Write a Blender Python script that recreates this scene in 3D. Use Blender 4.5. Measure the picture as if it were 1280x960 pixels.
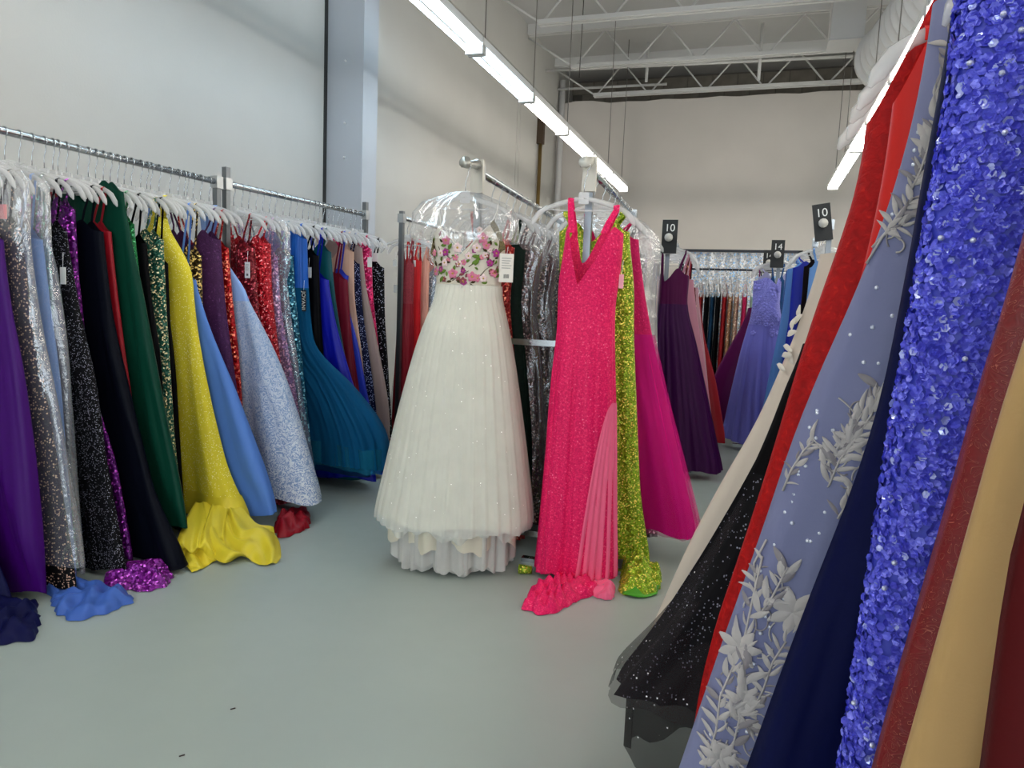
import bpy, math, random
import numpy as np
from mathutils import Matrix, Vector
for o in list(bpy.data.objects): bpy.data.objects.remove(o)
SC = bpy.context.scene
COL = SC.collection
# ------------------------------------------------------------------ camera
FPX = 900.0
CAM = np.array([0.0, 0.0, 1.22])
d1 = np.array([305.0, -87.0, FPX]); d1 /= np.linalg.norm(d1)          # aisle direction seen by the lens
d3 = np.array([-330.0, 8170.0, FPX]); d3 -= d1 * d3.dot(d1); d3 /= np.linalg.norm(d3)  # plumb line
RW = np.stack([np.cross(d3, d1), d1, -d3])
cd = bpy.data.cameras.new('camera'); cam = bpy.data.objects.new('camera', cd); COL.objects.link(cam)
cd.sensor_width = 36.0; cd.lens = FPX / 1280 * 36.0; cd.clip_start = 0.05; cd.clip_end = 100
m = Matrix.Identity(4)
for i in range(3):
    m[i][0] = RW[i][0]; m[i][1] = -RW[i][1]; m[i][2] = -RW[i][2]; m[i][3] = CAM[i]
cam.matrix_world = m
SC.camera = cam
# ------------------------------------------------------------------ view, world, daylight
SC.view_settings.view_transform = 'Standard'; SC.view_settings.look = 'None'
SC.view_settings.gamma = 1.0; SC.view_settings.use_curve_mapping = False
SC.view_settings.exposure = -0.30
try: SC.cycles.transparent_max_bounces = 14
except Exception: pass
W = bpy.data.worlds.new('sky'); SC.world = W; W.use_nodes = True
bg = W.node_tree.nodes['Background']; bg.inputs[0].default_value = (0.75, 0.87, 1.0, 1); bg.inputs[1].default_value = 1.2
TUBE_STRENGTH = 26.0
dl = bpy.data.lights.new('shopfront_daylight', 'AREA'); dl.shape = 'RECTANGLE'; dl.size = 9.0; dl.size_y = 2.7
dl.energy = 330; dl.color = (0.80, 0.90, 1.0)
do = bpy.data.objects.new('shopfront_daylight', dl); COL.objects.link(do)
do.location = (1.6, -5.0, 1.7); do.rotation_euler = (math.radians(90), 0, 0)   # faces +Y, outside the shop windows

# ------------------------------------------------------------------ measuring helpers
def ray(px, py): return RW @ np.array([px - 640.0, py - 480.0, FPX])
def at_z(px, py, z): r = ray(px, py); return CAM + r * (z - CAM[2]) / r[2]
def at_y(px, py, y): r = ray(px, py); return CAM + r * y / r[1]
def at_x(px, py, x): r = ray(px, py); return CAM + r * x / r[0]
def fit(P, yaw, pts):
    """measured outline points -> (u, z) in the vertical plane of a gown hanging at P"""
    ux, uy = math.cos(yaw), math.sin(yaw); nx, ny = -uy, ux
    out = []
    for p in pts:
        r = ray(*p); k = (nx * P[0] + ny * P[1]) / (nx * r[0] + ny * r[1])
        q = CAM + r * k
        out.append(((q[0] - P[0]) * ux + (q[1] - P[1]) * uy, q[2]))
    return out
# ------------------------------------------------------------------ object helpers
def lin(h):
    h = h.lstrip('#'); v = [int(h[i:i + 2], 16) / 255 for i in (0, 2, 4)]
    return tuple((x / 12.92 if x <= 0.04045 else ((x + 0.055) / 1.055) ** 2.4) for x in v) + (1.0,)
LABELS = {}
def tag(o, label=None, cat=None, group=None, kind=None):
    if label: o['label'] = label
    if cat: o['category'] = cat
    if group: o['group'] = group
    if kind: o['kind'] = kind
    return o
def thing(name, label, cat, loc=(0, 0, 0), rz=0.0, group=None):
    o = bpy.data.objects.new(name, None); COL.objects.link(o)
    o.empty_display_size = 0.05
    o.location = loc; o.rotation_euler = (0, 0, rz)
    return tag(o, label, cat, group)
class MB:
    def __init__(s): s.v = []; s.f = []; s.sm = []
    def add(s, v, f, smooth=True):
        b = len(s.v); s.v.extend([tuple(map(float, p)) for p in v])
        s.f.extend([tuple(i + b for i in q) for q in f]); s.sm.extend([smooth] * len(f)); return s
    def box(s, x0, x1, y0, y1, z0, z1):
        v = [(x, y, z) for z in (z0, z1) for y in (y0, y1) for x in (x0, x1)]
        return s.add(v, [(0, 2, 3, 1), (4, 5, 7, 6), (0, 1, 5, 4), (2, 6, 7, 3), (0, 4, 6, 2), (1, 3, 7, 5)], False)
    def tube(s, path, r, n=8, cap=True, sx=1.0):
        path = [np.array(p, float) for p in path]; N = len(path); rs = r if hasattr(r, '__len__') else [r] * N
        v = []; f = []; up = None
        for i, p in enumerate(path):
            t = path[min(i + 1, N - 1)] - path[max(i - 1, 0)]; t = t / (np.linalg.norm(t) + 1e-9)
            if up is None:
                a = np.array([0, 1, 0.]) if abs(t[1]) < 0.9 else np.array([1., 0, 0])
            else: a = up
            b = np.cross(t, a); b /= np.linalg.norm(b) + 1e-9; a = np.cross(b, t); up = a
            for k in range(n):
                g = 2 * math.pi * k / n
                v.append(p + rs[i] * (a * math.cos(g) * sx + b * math.sin(g)))
        for i in range(N - 1):
            for k in range(n):
                f.append((i * n + k, i * n + (k + 1) % n, (i + 1) * n + (k + 1) % n, (i + 1) * n + k))
        if cap: f.append(tuple(range(n - 1, -1, -1))); f.append(tuple((N - 1) * n + k for k in range(n)))
        return s.add(v, f)
    def ribbon(s, path, w, side, t=0.002):
        """flat strap: path, width w, side = width direction"""
        side = np.array(side, float); side /= np.linalg.norm(side)
        path = [np.array(p, float) for p in path]; N = len(path); v = []; f = []
        for i, p in enumerate(path):
            d = path[min(i + 1, N - 1)] - path[max(i - 1, 0)]; n = np.cross(d, side); n /= np.linalg.norm(n) + 1e-9
            for a, b in ((-1, -1), (1, -1), (1, 1), (-1, 1)): v.append(p + side * w / 2 * a + n * t / 2 * b)
        for i in range(N - 1):
            for k in range(4): f.append((i * 4 + k, i * 4 + (k + 1) % 4, i * 4 + 4 + (k + 1) % 4, i * 4 + 4 + k))
        f.append((3, 2, 1, 0)); f.append(tuple((N - 1) * 4 + k for k in range(4)))
        return s.add(v, f, False)
    def mesh(s, name, mat=None):
        me = bpy.data.meshes.new(name); me.from_pydata(s.v, [], s.f); me.update()
        me.polygons.foreach_set('use_smooth', s.sm)
        if mat: me.materials.append(mat)
        return me
    def build(s, name, mat, parent=None):
        return link(name, s.mesh(name, mat), parent)
def link(name, me, parent=None):
    o = bpy.data.objects.new(name, me); COL.objects.link(o)
    if parent: o.parent = parent
    return o
def grid_mesh(name, V, mat, closed=True):
    """V: rows x K x 3 array"""
    R, K, _ = V.shape; idx = np.arange(R * K).reshape(R, K)
    j = np.arange(K) if closed else np.arange(K - 1)
    a = idx[:-1][:, j]; b = idx[:-1][:, (j + 1) % K]; c = idx[1:][:, (j + 1) % K]; d = idx[1:][:, j]
    F = np.stack([a, b, c, d], -1).reshape(-1, 4)
    me = bpy.data.meshes.new(name); me.from_pydata(V.reshape(-1, 3).tolist(), [], F.tolist()); me.update()
    me.polygons.foreach_set('use_smooth', [True] * len(me.polygons))
    if mat: me.materials.append(mat)
    return me
# ------------------------------------------------------------------ materials
class NT:
    def __init__(s, name):
        s.m = bpy.data.materials.new(name); s.m.use_nodes = True; s.t = s.m.node_tree
        s.b = s.t.nodes['Principled BSDF']; s.out = s.t.nodes['Material Output']
    def n(s, typ, **kw):
        x = s.t.nodes.new(typ)
        for k, v in kw.items():
            if k.startswith('i_'):
                key = k[2:]; x.inputs[int(key) if key.isdigit() else key.replace('_', ' ')].default_value = v
            else: setattr(x, k, v)
        return x
    def l(s, a, b): s.t.links.new(a, b)
    def co(s): return s.n('ShaderNodeTexCoord').outputs['Object']
    def ramp(s, fac, stops, interp='LINEAR'):
        r = s.n('ShaderNodeValToRGB'); r.color_ramp.interpolation = interp
        el = r.color_ramp.elements
        while len(el) < len(stops): el.new(0.5)
        for e, (p, c) in zip(el, stops): e.position = p; e.color = c
        s.l(fac, r.inputs[0]); return r.outputs[0]
    def setp(s, **kw):
        for k, v in kw.items(): s.b.inputs[k.replace('_', ' ')].default_value = v
MATS = {}
def cached(f):
    def g(*a):
        k = (f.__name__,) + a
        if k not in MATS: MATS[k] = f(*a)
        return MATS[k]
    return g
def mul(c, k): return (min(1, c[0] * k), min(1, c[1] * k), min(1, c[2] * k), 1.0)
@cached
def plain(h, rough=0.5, metal=0.0, noise=0.0, nscale=6.0):
    t = NT('plain_' + h); c = lin(h); t.setp(Base_Color=c, Roughness=rough, Metallic=metal)
    if noise:
        nz = t.n('ShaderNodeTexNoise', i_Scale=nscale, i_Detail=5.0); t.l(t.co(), nz.inputs['Vector'])
        t.l(t.ramp(nz.outputs[0], [(0.3, mul(c, 1 - noise)), (0.7, mul(c, 1 + noise))]), t.b.inputs['Base Color'])
    return t.m
@cached
def satin(h, rough=0.45):
    t = NT('satin_' + h); c = lin(h); t.setp(Base_Color=c, Roughness=rough, Sheen_Weight=0.08, Sheen_Roughness=0.4, Specular_IOR_Level=0.06 + 0.2 * min(1, max(c[:3]) * 4))
    t.b.inputs['Sheen Tint'].default_value = mul(c, 1.6)
    nz = t.n('ShaderNodeTexNoise', i_Scale=320.0, i_Detail=2.0); t.l(t.co(), nz.inputs['Vector'])
    bp = t.n('ShaderNodeBump', i_Strength=0.12, i_Distance=0.002); t.l(nz.outputs[0], bp.inputs['Height']); t.l(bp.outputs[0], t.b.inputs['Normal'])
    return t.m
@cached
def sequin(h, h2, scale=150.0, tilt=0.9, spark=0.93):
    """overlapping sequins: every cell its own tilt and its own shade, a few bright ones"""
    t = NT('sequin_' + h); c = lin(h); c2 = lin(h2)
    vo = t.n('ShaderNodeTexVoronoi', i_Scale=scale); t.l(t.co(), vo.inputs['Vector'])
    sp = t.n('ShaderNodeSeparateColor'); t.l(vo.outputs['Color'], sp.inputs[0])
    col = t.ramp(sp.outputs[0], [(0.0, mul(c, 0.55)), (0.55, c), (spark - 0.02, mul(c, 1.25)), (spark, c2), (1.0, c2)])  # brighter cells: second sequin colour, and sparkle painted into the base colour
    t.l(col, t.b.inputs['Base Color'])
    ge = t.n('ShaderNodeNewGeometry')
    vm = t.n('ShaderNodeVectorMath', operation='SUBTRACT'); t.l(vo.outputs['Color'], vm.inputs[0]); vm.inputs[1].default_value = (0.5, 0.5, 0.5)
    ms = t.n('ShaderNodeVectorMath', operation='SCALE'); t.l(vm.outputs[0], ms.inputs[0]); ms.inputs['Scale'].default_value = tilt
    ad = t.n('ShaderNodeVectorMath', operation='ADD'); t.l(ge.outputs['Normal'], ad.inputs[0]); t.l(ms.outputs[0], ad.inputs[1])
    no = t.n('ShaderNodeVectorMath', operation='NORMALIZE'); t.l(ad.outputs[0], no.inputs[0]); t.l(no.outputs[0], t.b.inputs['Normal'])
    t.setp(Roughness=0.32, Metallic=0.35)
    return t.m
@cached
def glitter(h, h2, scale=110.0, dens=0.86, mask=3.0):
    """plain cloth strewn with small bright stones in drifts"""
    t = NT('glitter_' + h); c = lin(h); c2 = lin(h2); co = t.co()
    vo = t.n('ShaderNodeTexVoronoi', i_Scale=scale); t.l(co, vo.inputs['Vector'])
    sp = t.n('ShaderNodeSeparateColor'); t.l(vo.outputs['Color'], sp.inputs[0])
    nz = t.n('ShaderNodeTexNoise', i_Scale=mask, i_Detail=3.0); t.l(co, nz.inputs['Vector'])
    a = t.n('ShaderNodeMath', operation='MULTIPLY_ADD'); t.l(nz.outputs[0], a.inputs[0]); a.inputs[1].default_value = 0.5; t.l(sp.outputs[0], a.inputs[2])
    g = t.n('ShaderNodeMath', operation='GREATER_THAN'); t.l(a.outputs[0], g.inputs[0]); g.inputs[1].default_value = dens + 0.25
    d = t.n('ShaderNodeMath', operation='LESS_THAN'); t.l(vo.outputs['Distance'], d.inputs[0]); d.inputs[1].default_value = 0.42
    q = t.n('ShaderNodeMath', operation='MULTIPLY'); t.l(g.outputs[0], q.inputs[0]); t.l(d.outputs[0], q.inputs[1])
    mx = t.n('ShaderNodeMix', data_type='RGBA'); t.l(q.outputs[0], mx.inputs[0]); mx.inputs[6].default_value = c; mx.inputs[7].default_value = c2
    t.l(mx.outputs[2], t.b.inputs['Base Color'])
    rr = t.n('ShaderNodeMapRange'); t.l(q.outputs[0], rr.inputs[0]); rr.inputs[3].default_value = 0.6; rr.inputs[4].default_value = 0.15
    t.l(rr.outputs[0], t.b.inputs['Roughness']); t.setp(Specular_IOR_Level=0.12)
    return t.m
@cached
def lace(h, h2, scale=22.0, thr=0.5, soft=0.03, fade=0.0):
    """scrolling floral lace h2 over ground h; fade > 0: the lace thins out above that height"""
    t = NT('lace_' + h); c = lin(h); c2 = lin(h2); co = t.co()
    n1 = t.n('ShaderNodeTexNoise', i_Scale=scale, i_Detail=1.5, i_Distortion=2.2); t.l(co, n1.inputs['Vector'])
    w = t.n('ShaderNodeMath', operation='PINGPONG'); t.l(n1.outputs[0], w.inputs[0]); w.inputs[1].default_value = 0.11
    fac = t.ramp(w.outputs[0], [(thr * 0.11 - soft * 0.2, (0, 0, 0, 1)), (thr * 0.11 + soft * 0.2, (1, 1, 1, 1))])
    if fade:
        sx = t.n('ShaderNodeSeparateXYZ'); t.l(co, sx.inputs[0])
        mr = t.n('ShaderNodeMapRange'); t.l(sx.outputs[2], mr.inputs[0]); mr.inputs[1].default_value = fade; mr.inputs[2].default_value = 0.2
        mr.inputs[3].default_value = 0.25; mr.inputs[4].default_value = 1.0
        mm = t.n('ShaderNodeMath', operation='MULTIPLY'); t.l(fac, mm.inputs[0]); t.l(mr.outputs[0], mm.inputs[1]); fac = mm.outputs[0]
    mx = t.n('ShaderNodeMix', data_type='RGBA'); t.l(fac, mx.inputs[0]); mx.inputs[6].default_value = c; mx.inputs[7].default_value = c2
    t.l(mx.outputs[2], t.b.inputs['Base Color'])
    bp = t.n('ShaderNodeBump', i_Strength=0.4, i_Distance=0.003); t.l(fac, bp.inputs['Height']); t.l(bp.outputs[0], t.b.inputs['Normal'])
    t.setp(Roughness=0.6)
    return t.m
@cached
def velvet(h, scale=60.0, h2=''):
    """crumpled stretch velvet or beaded lace with soft relief"""
    t = NT('velvet_' + h); c = lin(h); co = t.co()
    nz = t.n('ShaderNodeTexNoise', i_Scale=scale, i_Detail=4.0, i_Distortion=0.8); t.l(co, nz.inputs['Vector'])
    t.l(t.ramp(nz.outputs[0], [(0.3, mul(c, 0.7)), (0.62, c), (0.75, lin(h2) if h2 else mul(c, 1.25))]), t.b.inputs['Base Color'])
    bp = t.n('ShaderNodeBump', i_Strength=0.6, i_Distance=0.006); t.l(nz.outputs[0], bp.inputs['Height']); t.l(bp.outputs[0], t.b.inputs['Normal'])
    t.setp(Roughness=0.6, Sheen_Weight=0.12, Specular_IOR_Level=0.2); t.b.inputs['Sheen Tint'].default_value = mul(c, 1.5)
    return t.m
@cached
def tulle(h, alpha=0.55, spark=0.0, h2='ffffff'):
    t = NT('tulle_' + h); c = lin(h); t.setp(Base_Color=c, Roughness=0.8, Sheen_Weight=0.12, Specular_IOR_Level=0.1)
    t.b.inputs['Sheen Tint'].default_value = mul(c, 1.8)
    co = t.co(); nz = t.n('ShaderNodeTexNoise', i_Scale=7.0, i_Detail=3.0); t.l(co, nz.inputs['Vector'])
    mr = t.n('ShaderNodeMapRange'); t.l(nz.outputs[0], mr.inputs[0]); mr.inputs[1].default_value = 0.3; mr.inputs[2].default_value = 0.7
    mr.inputs[3].default_value = max(0, alpha - 0.03); mr.inputs[4].default_value = min(1, alpha + 0.03)
    al = mr.outputs[0]
    if spark:
        vo = t.n('ShaderNodeTexVoronoi', i_Scale=120.0); t.l(co, vo.inputs['Vector'])
        sp = t.n('ShaderNodeSeparateColor'); t.l(vo.outputs['Color'], sp.inputs[0])
        g = t.n('ShaderNodeMath', operation='GREATER_THAN'); t.l(sp.outputs[0], g.inputs[0]); g.inputs[1].default_value = 1 - spark
        d = t.n('ShaderNodeMath', operation='LESS_THAN'); t.l(vo.outputs['Distance'], d.inputs[0]); d.inputs[1].default_value = 0.25
        q = t.n('ShaderNodeMath', operation='MULTIPLY'); t.l(g.outputs[0], q.inputs[0]); t.l(d.outputs[0], q.inputs[1])
        mx = t.n('ShaderNodeMix', data_type='RGBA'); t.l(q.outputs[0], mx.inputs[0]); mx.inputs[6].default_value = c; mx.inputs[7].default_value = lin(h2)
        t.l(mx.outputs[2], t.b.inputs['Base Color'])
        ma = t.n('ShaderNodeMath', operation='MAXIMUM'); t.l(q.outputs[0], ma.inputs[0]); t.l(al, ma.inputs[1]); al = ma.outputs[0]
    t.l(al, t.b.inputs['Alpha'])
    return t.m
@cached
def film(tint='f4f6f8', clear=0.8, bump=0.5, scale=9.0):
    """thin clear plastic: mostly see-through, glossy creases"""
    t = NT('clear_film'); co = t.co()
    nz = t.n('ShaderNodeTexNoise', i_Scale=scale, i_Detail=4.0, i_Distortion=1.2); t.l(co, nz.inputs['Vector'])
    bp = t.n('ShaderNodeBump', i_Strength=bump, i_Distance=0.03); t.l(nz.outputs[0], bp.inputs['Height'])
    tr = t.n('ShaderNodeBsdfTransparent', i_0=(1, 1, 1, 1)); gl = t.n('ShaderNodeBsdfGlossy', i_Roughness=0.16)
    gl.inputs[0].default_value = (1, 1, 1, 1); t.l(bp.outputs[0], gl.inputs['Normal'])
    df = t.n('ShaderNodeBsdfDiffuse'); df.inputs[0].default_value = lin(tint)
    m1 = t.n('ShaderNodeMixShader', i_0=0.30); t.l(gl.outputs[0], m1.inputs[1]); t.l(df.outputs[0], m1.inputs[2])
    lw = t.n('ShaderNodeLayerWeight', i_Blend=0.25); t.l(bp.outputs[0], lw.inputs['Normal'])
    mr = t.n('ShaderNodeMapRange'); t.l(lw.outputs['Facing'], mr.inputs[0]); mr.inputs[3].default_value = 1 - clear; mr.inputs[4].default_value = 0.75
    m2 = t.n('ShaderNodeMixShader'); t.l(mr.outputs[0], m2.inputs[0]); t.l(tr.outputs[0], m2.inputs[1]); t.l(m1.outputs[0], m2.inputs[2])
    t.l(m2.outputs[0], t.out.inputs['Surface'])
    return t.m
@cached
def hanger_plastic(opac=0.40):
    t = NT('clear_hanger_plastic')
    t.setp(Base_Color=(0.88, 0.88, 0.87, 1), Roughness=0.12, Alpha=opac, Specular_IOR_Level=0.8)
    return t.m
def emit(name, col, s):
    t = NT(name); t.setp(Base_Color=(1, 1, 1, 1)); t.b.inputs['Emission Color'].default_value = col; t.b.inputs['Emission Strength'].default_value = s
    return t.m
CHROME = plain('c4c8ca', 0.18, 1.0)
STEEL = plain('b8bcbe', 0.3, 1.0)
POSTM = plain('7f8488', 0.35, 1.0)
WHITE_PAINT = plain('d8d8d6', 0.55)
# ------------------------------------------------------------------ the room
def wall_mat(name, h, bumpy=0.15):
    t = NT(name); c = lin(h); co = t.co()
    nz = t.n('ShaderNodeTexNoise', i_Scale=1.3, i_Detail=5.0); t.l(co, nz.inputs['Vector'])
    t.l(t.ramp(nz.outputs[0], [(0.3, mul(c, 0.96)), (0.7, mul(c, 1.03))]), t.b.inputs['Base Color'])
    n2 = t.n('ShaderNodeTexNoise', i_Scale=90.0, i_Detail=3.0); t.l(co, n2.inputs['Vector'])
    bp = t.n('ShaderNodeBump', i_Strength=bumpy, i_Distance=0.004); t.l(n2.outputs[0], bp.inputs['Height']); t.l(bp.outputs[0], t.b.inputs['Normal'])
    t.setp(Roughness=0.6); return t.m
def floor_mat():
    t = NT('painted_concrete'); c = lin('a3afa9'); co = t.co()
    nz = t.n('ShaderNodeTexNoise', i_Scale=0.9, i_Detail=6.0); t.l(co, nz.inputs['Vector'])
    t.l(t.ramp(nz.outputs[0], [(0.3, mul(c, 0.93)), (0.7, mul(c, 1.06))]), t.b.inputs['Base Color'])
    n2 = t.n('ShaderNodeTexNoise', i_Scale=14.0, i_Detail=5.0); t.l(co, n2.inputs['Vector'])
    mr = t.n('ShaderNodeMapRange'); t.l(n2.outputs[0], mr.inputs[0]); mr.inputs[3].default_value = 0.3; mr.inputs[4].default_value = 0.45
    t.l(mr.outputs[0], t.b.inputs['Roughness'])
    bp = t.n('ShaderNodeBump', i_Strength=0.05, i_Distance=0.01); t.l(n2.outputs[0], bp.inputs['Height']); t.l(bp.outputs[0], t.b.inputs['Normal'])
    return t.m
WALL = wall_mat('white_wall_paint', 'bebdb8'); WALLB = wall_mat('back_wall_paint', 'd6cfc8')
XL, XR, YB, YF, ZC = -3.42, 8.0, 12.15, -4.6, 5.2
def struct(name, mb, mat, parent=None, label=None):
    o = mb.build(name, mat, parent)
    if not parent: tag(o, label, kind='structure')
    return o
struct('floor', MB().box(XL - .2, XR + .2, YF - .2, YB + 1.0, -0.1, 0), floor_mat(), label='grey painted concrete floor')
struct('ceiling', MB().box(XL - .2, XR + .2, YF - .2, YB + 1.0, ZC, ZC + .1), wall_mat('deck_paint', 'b9b8b7'), label='white painted metal roof deck')
# left wall: lower panels, a dark slot and a slightly proud upper panel
wl = struct('wall_left', MB().box(XL - .2, XL, YF, YB + .9, 0, 4.42), WALL, label='long white side wall')
struct('upper_panel', MB().box(XL - .2, XL + .035, YF, YB + .9, 4.47, ZC), WALL, wl)
struct('dark_slot', MB().box(XL - .2, XL - .05, YF, YB + .9, 4.42, 4.47), plain('2c2622', 0.8), wl)
struct('panel_joint', MB().box(XL - .001, XL + .006, 10.02, 10.05, 0, 4.42), plain('bdbbb7', .6), wl)
struct('panel_joint', MB().box(XL - .001, XL + .006, 10.16, 10.19, 0, 4.42), plain('bdbbb7', .6), wl)
struct('expansion_gap', MB().box(XL - .001, XL + .004, 5.19, 5.235, 0, 4.42), plain('2b2b2a', 0.8), wl)
pc = struct('trim_1', MB().box(XL, -3.09, 5.24, 5.47, 0, ZC), wall_mat('column_paint', 'b4b8be'), label='white boxed column standing out from the side wall')
for z in (2.35, 2.62, 3.1): MB().tube([(-3.25, 5.225, z), (-3.25, 5.242, z)], 0.008, 8).build('bolt_head', plain('eeeeee', .3), pc)
o = MB().tube([(XL + .05, 11.05, 0), (XL + .05, 11.05, 3.72)], 0.03, 10).build('trim_2', plain('8d7445', 0.35, .6)); tag(o, 'brass coloured pipe running down the side wall', kind='structure')
MB().box(XL + .0, XL + .1, 11.0, 11.1, 3.72, 4.1).build('dark_sleeve', plain('4a3a2a', .7), o)
o = MB().tube([(XL + .10, 12.02, 0), (XL + .10, 12.02, 4.95)], 0.05, 10).build('trim_3', plain('dcdad9', .4)); tag(o, 'white downpipe in the far corner', kind='structure')
# back wall with a wavy upper edge, block wall recessed above it
n = 40; xs = np.linspace(XL, XR, n); top = [4.60 + (0.05 * math.sin(i * 1.1) if i < 4 else 0.012 * math.sin(i * 2.3)) for i in range(n)]
v = []; f = []
for x, tz in zip(xs, top): v += [(x, YB, 0), (x, YB, tz), (x, YB + .15, 0), (x, YB + .15, tz)]
for i in range(n - 1):
    a = 4 * i; f += [(a, a + 4, a + 5, a + 1), (a + 1, a + 5, a + 7, a + 3), (a + 2, a + 3, a + 7, a + 6)]
struct('wall_back', MB().add(v, f, False), WALLB, label='white back wall of the shop')
bw = struct('wall_block', MB().box(XL, XR, YB + .80, YB + .95, 0, ZC), plain('6a655c', .8, 0, .15, 3.0), label='grey block wall seen above the back wall')
bm = plain('8a8378', .85, 0, .18, 5.0)
blk = MB().box(0, .395, 0, .05, 0, .195).mesh('block', bm)
for r in range(3):
    for i in range(13):
        o = link('block', blk, bw); o.location = (XL + .02 + i * .405 + (r % 2) * .2, YB + .765, 4.56 + r * .205)
struct('wall_right', MB().box(XR, XR + .2, YF, YB + .9, 0, ZC), WALL, label='white wall on the far side of the shop')
wf = MB(); wf.box(XL, XR, YF - .15, YF, 3.2, ZC); wf.box(XL, XR, YF - .15, YF, 0, .35)
for x0, x1 in ((XL, -2.9), (.1, .3), (3.3, 3.5), (6.4, XR)): wf.box(x0, x1, YF - .15, YF, .35, 3.2)
struct('wall_front', wf, WALL, label='shopfront wall with wide window openings')
for i, (x0, x1) in enumerate(((-2.9, .1), (.3, 3.3), (3.5, 6.4))):
    w = MB().box(x0, x1, YF - .09, YF - .08, .35, 3.2).build('window_%d' % (i + 1), film('f4f6f8', 0.96, 0.0)); tag(w, kind='structure')
    for a, b, c, d in ((x0, x1, .35, .41), (x0, x1, 3.14, 3.2), (x0, x0 + .06, .35, 3.2), (x1 - .06, x1, .35, 3.2)):
        MB().box(a, b, YF - .12, YF - .05, c, d).build('window_frame', STEEL, w)
# ------------------------------------------------------------------ roof joists, duct, pipes
JM = plain('d2d1cf', .5)
def joist(y, zb, label, right=6.0):
    j = thing('roof_joist', label, 'joist', (0, y, zb), 0, 'open web joists under the roof deck')
    x0 = -2.7
    for s in (-1, 1):
        MB().box(x0 - .02, right, s * .035 - .022, s * .035 + .022, 0, .05).build('bottom_chord', JM, j)
        MB().box(XL + .04, right, s * .035 - .022, s * .035 + .022, .50, ZC - zb).build('top_chord', JM, j)
    MB().tube([(XL + .04, 0, .47), (x0, 0, .03)], .014, 6).build('web', JM, j)
    k = 0; x = x0
    while x < right - .5:
        MB().tube([(x + .02, 0, .03), (x + .42, 0, .48)], .013, 6).build('web', JM, j)
        MB().tube([(x + .45, 0, .48), (x + .83, 0, .03)], .013, 6).build('web', JM, j)
        x += .86
    return j
joist(11.75, 4.58, 'open web roof joist nearest the back wall')
joist(10.28, 4.56, 'open web roof joist second from the back wall')
joist(8.65, 4.56, 'open web roof joist third from the back wall')
joist(7.0, 4.56, 'open web roof joist fourth from the back wall')
o = MB().tube([(XL + .05, 11.2, 4.86), (1.2, 11.2, 4.78)], .022, 8).build('sprinkler_pipe', JM); tag(o, 'thin white pipe running across the joists', 'pipe')
o = MB().tube([(XL + .05, 11.9, 4.78), (-1.6, 11.95, 4.78)], .02, 8).build('sprinkler_pipe', JM); tag(o, 'short white branch pipe against the block wall', 'pipe')
d = thing('spiral_duct', 'round white spiral air duct under the roof', 'duct', (1.2, 9.4, 4.1))
dm = plain('cfcfcf', .45); A0 = np.array([1.22, 9.42, 4.17]); A1 = np.array([1.56, 5.9, 4.19]); ax = (A1 - A0)
base = np.array([1.2, 9.4, 4.1])
seg = 18
for i in range(seg):
    a = A0 + ax * i / seg - base; b = A0 + ax * (i + 1) / seg - base
    MB().tube([a, a + (b - a) * .06, a + (b - a) * .12, b - (b - a) * .04, b], [.345, .345, .33, .33, .345], 28, i == 0).build('duct_section', dm, d)
MB().tube([A0 - base + np.array([0, -.12, 0]), A0 - base + np.array([0, .0, 0])], .365, 28).build('end_collar', dm, d)
o = thing('plenum_box', 'square white metal box beside the spiral duct', 'duct box', (.58, 9.62, 4.33)); MB().box(0, .36, -.21, .2, .1, .86).build('casing', plain('cdcdcc', .5), o); MB().box(-.012, .372, -.205, .212, .08, .12).build('flange', plain('c2c2c2', .5), o)
for px, py0, py1, y_, lb in ((955, 8, 100, 10.9, 'white conduit dropping from the deck between the joists'), (812, 30, 102, 11.3, 'short white conduit dropping beside the back joist')):
    a = at_y(px, py0, y_); b = at_y(px, py1, y_); o = MB().tube([(a[0], y_, ZC), (a[0], y_, b[2])], .022, 8).build('conduit', JM); tag(o, lb, 'conduit')
def wire(p, q, label):
    o = MB().tube([p, q], .006, 5).build('hanging_wire', plain('55524e', .6)); tag(o, label, 'wire')
a = at_y(729, 18, 9.0); b = at_y(724, 97, 9.0); wire((a[0], 9.0, ZC), (b[0], 9.0, b[2]), 'thin dark wire hanging from the deck beside the joist end')
# ------------------------------------------------------------------ fluorescent strips
TUBE = emit('warm_fluorescent_tube', (1.0, 0.94, 0.86, 1), TUBE_STRENGTH)
TUBE_COOL = emit('cool_fluorescent_tube', (0.60, 0.82, 1.0, 1), TUBE_STRENGTH * 1.1)
FIX = plain('e6e6e4', .4)
chan = MB().box(-.055, .055, -.615, .615, .045, .10)
me_ch = chan.mesh('channel', FIX)
me_tb, me_tc = [MB().tube([(0, -.575, 0), (0, .575, 0)], .0175, 10).mesh('tube', q) for q in (TUBE, TUBE_COOL)]
me_ends = MB().box(-.066, .066, -.016, .016, -.03, .045).mesh('lampholder', plain('dededc', .5))
me_w = MB().tube([(0, 0, .10), (0, 0, 5.2 - 3.05)], .005, 5).mesh('chain', plain('77736d', .5))
ORD = ['first', 'second', 'third', 'fourth', 'fifth', 'sixth', 'seventh', 'eighth', 'ninth', 'tenth', 'eleventh', 'twelfth', 'thirteenth']
def strip(x, y, label, group, i=1):
    t = thing('fluorescent_strip', label, 'ceiling light', (x, y, 3.05), 0, group)
    link('channel', me_ch, t)
    for s in (-1, 1):
        o = link('tube', me_tc if (x < -1 and 3.2 < y < 6.0) else me_tb, t); o.location = (s * .046, 0, 0)
        o = link('lampholder', me_ends, t); o.location = (0, s * .6, 0)
    o = link('chain', me_w, t); o.location = (0, {0: .38, 1: .57}.get(i, -.45), 0)
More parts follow.
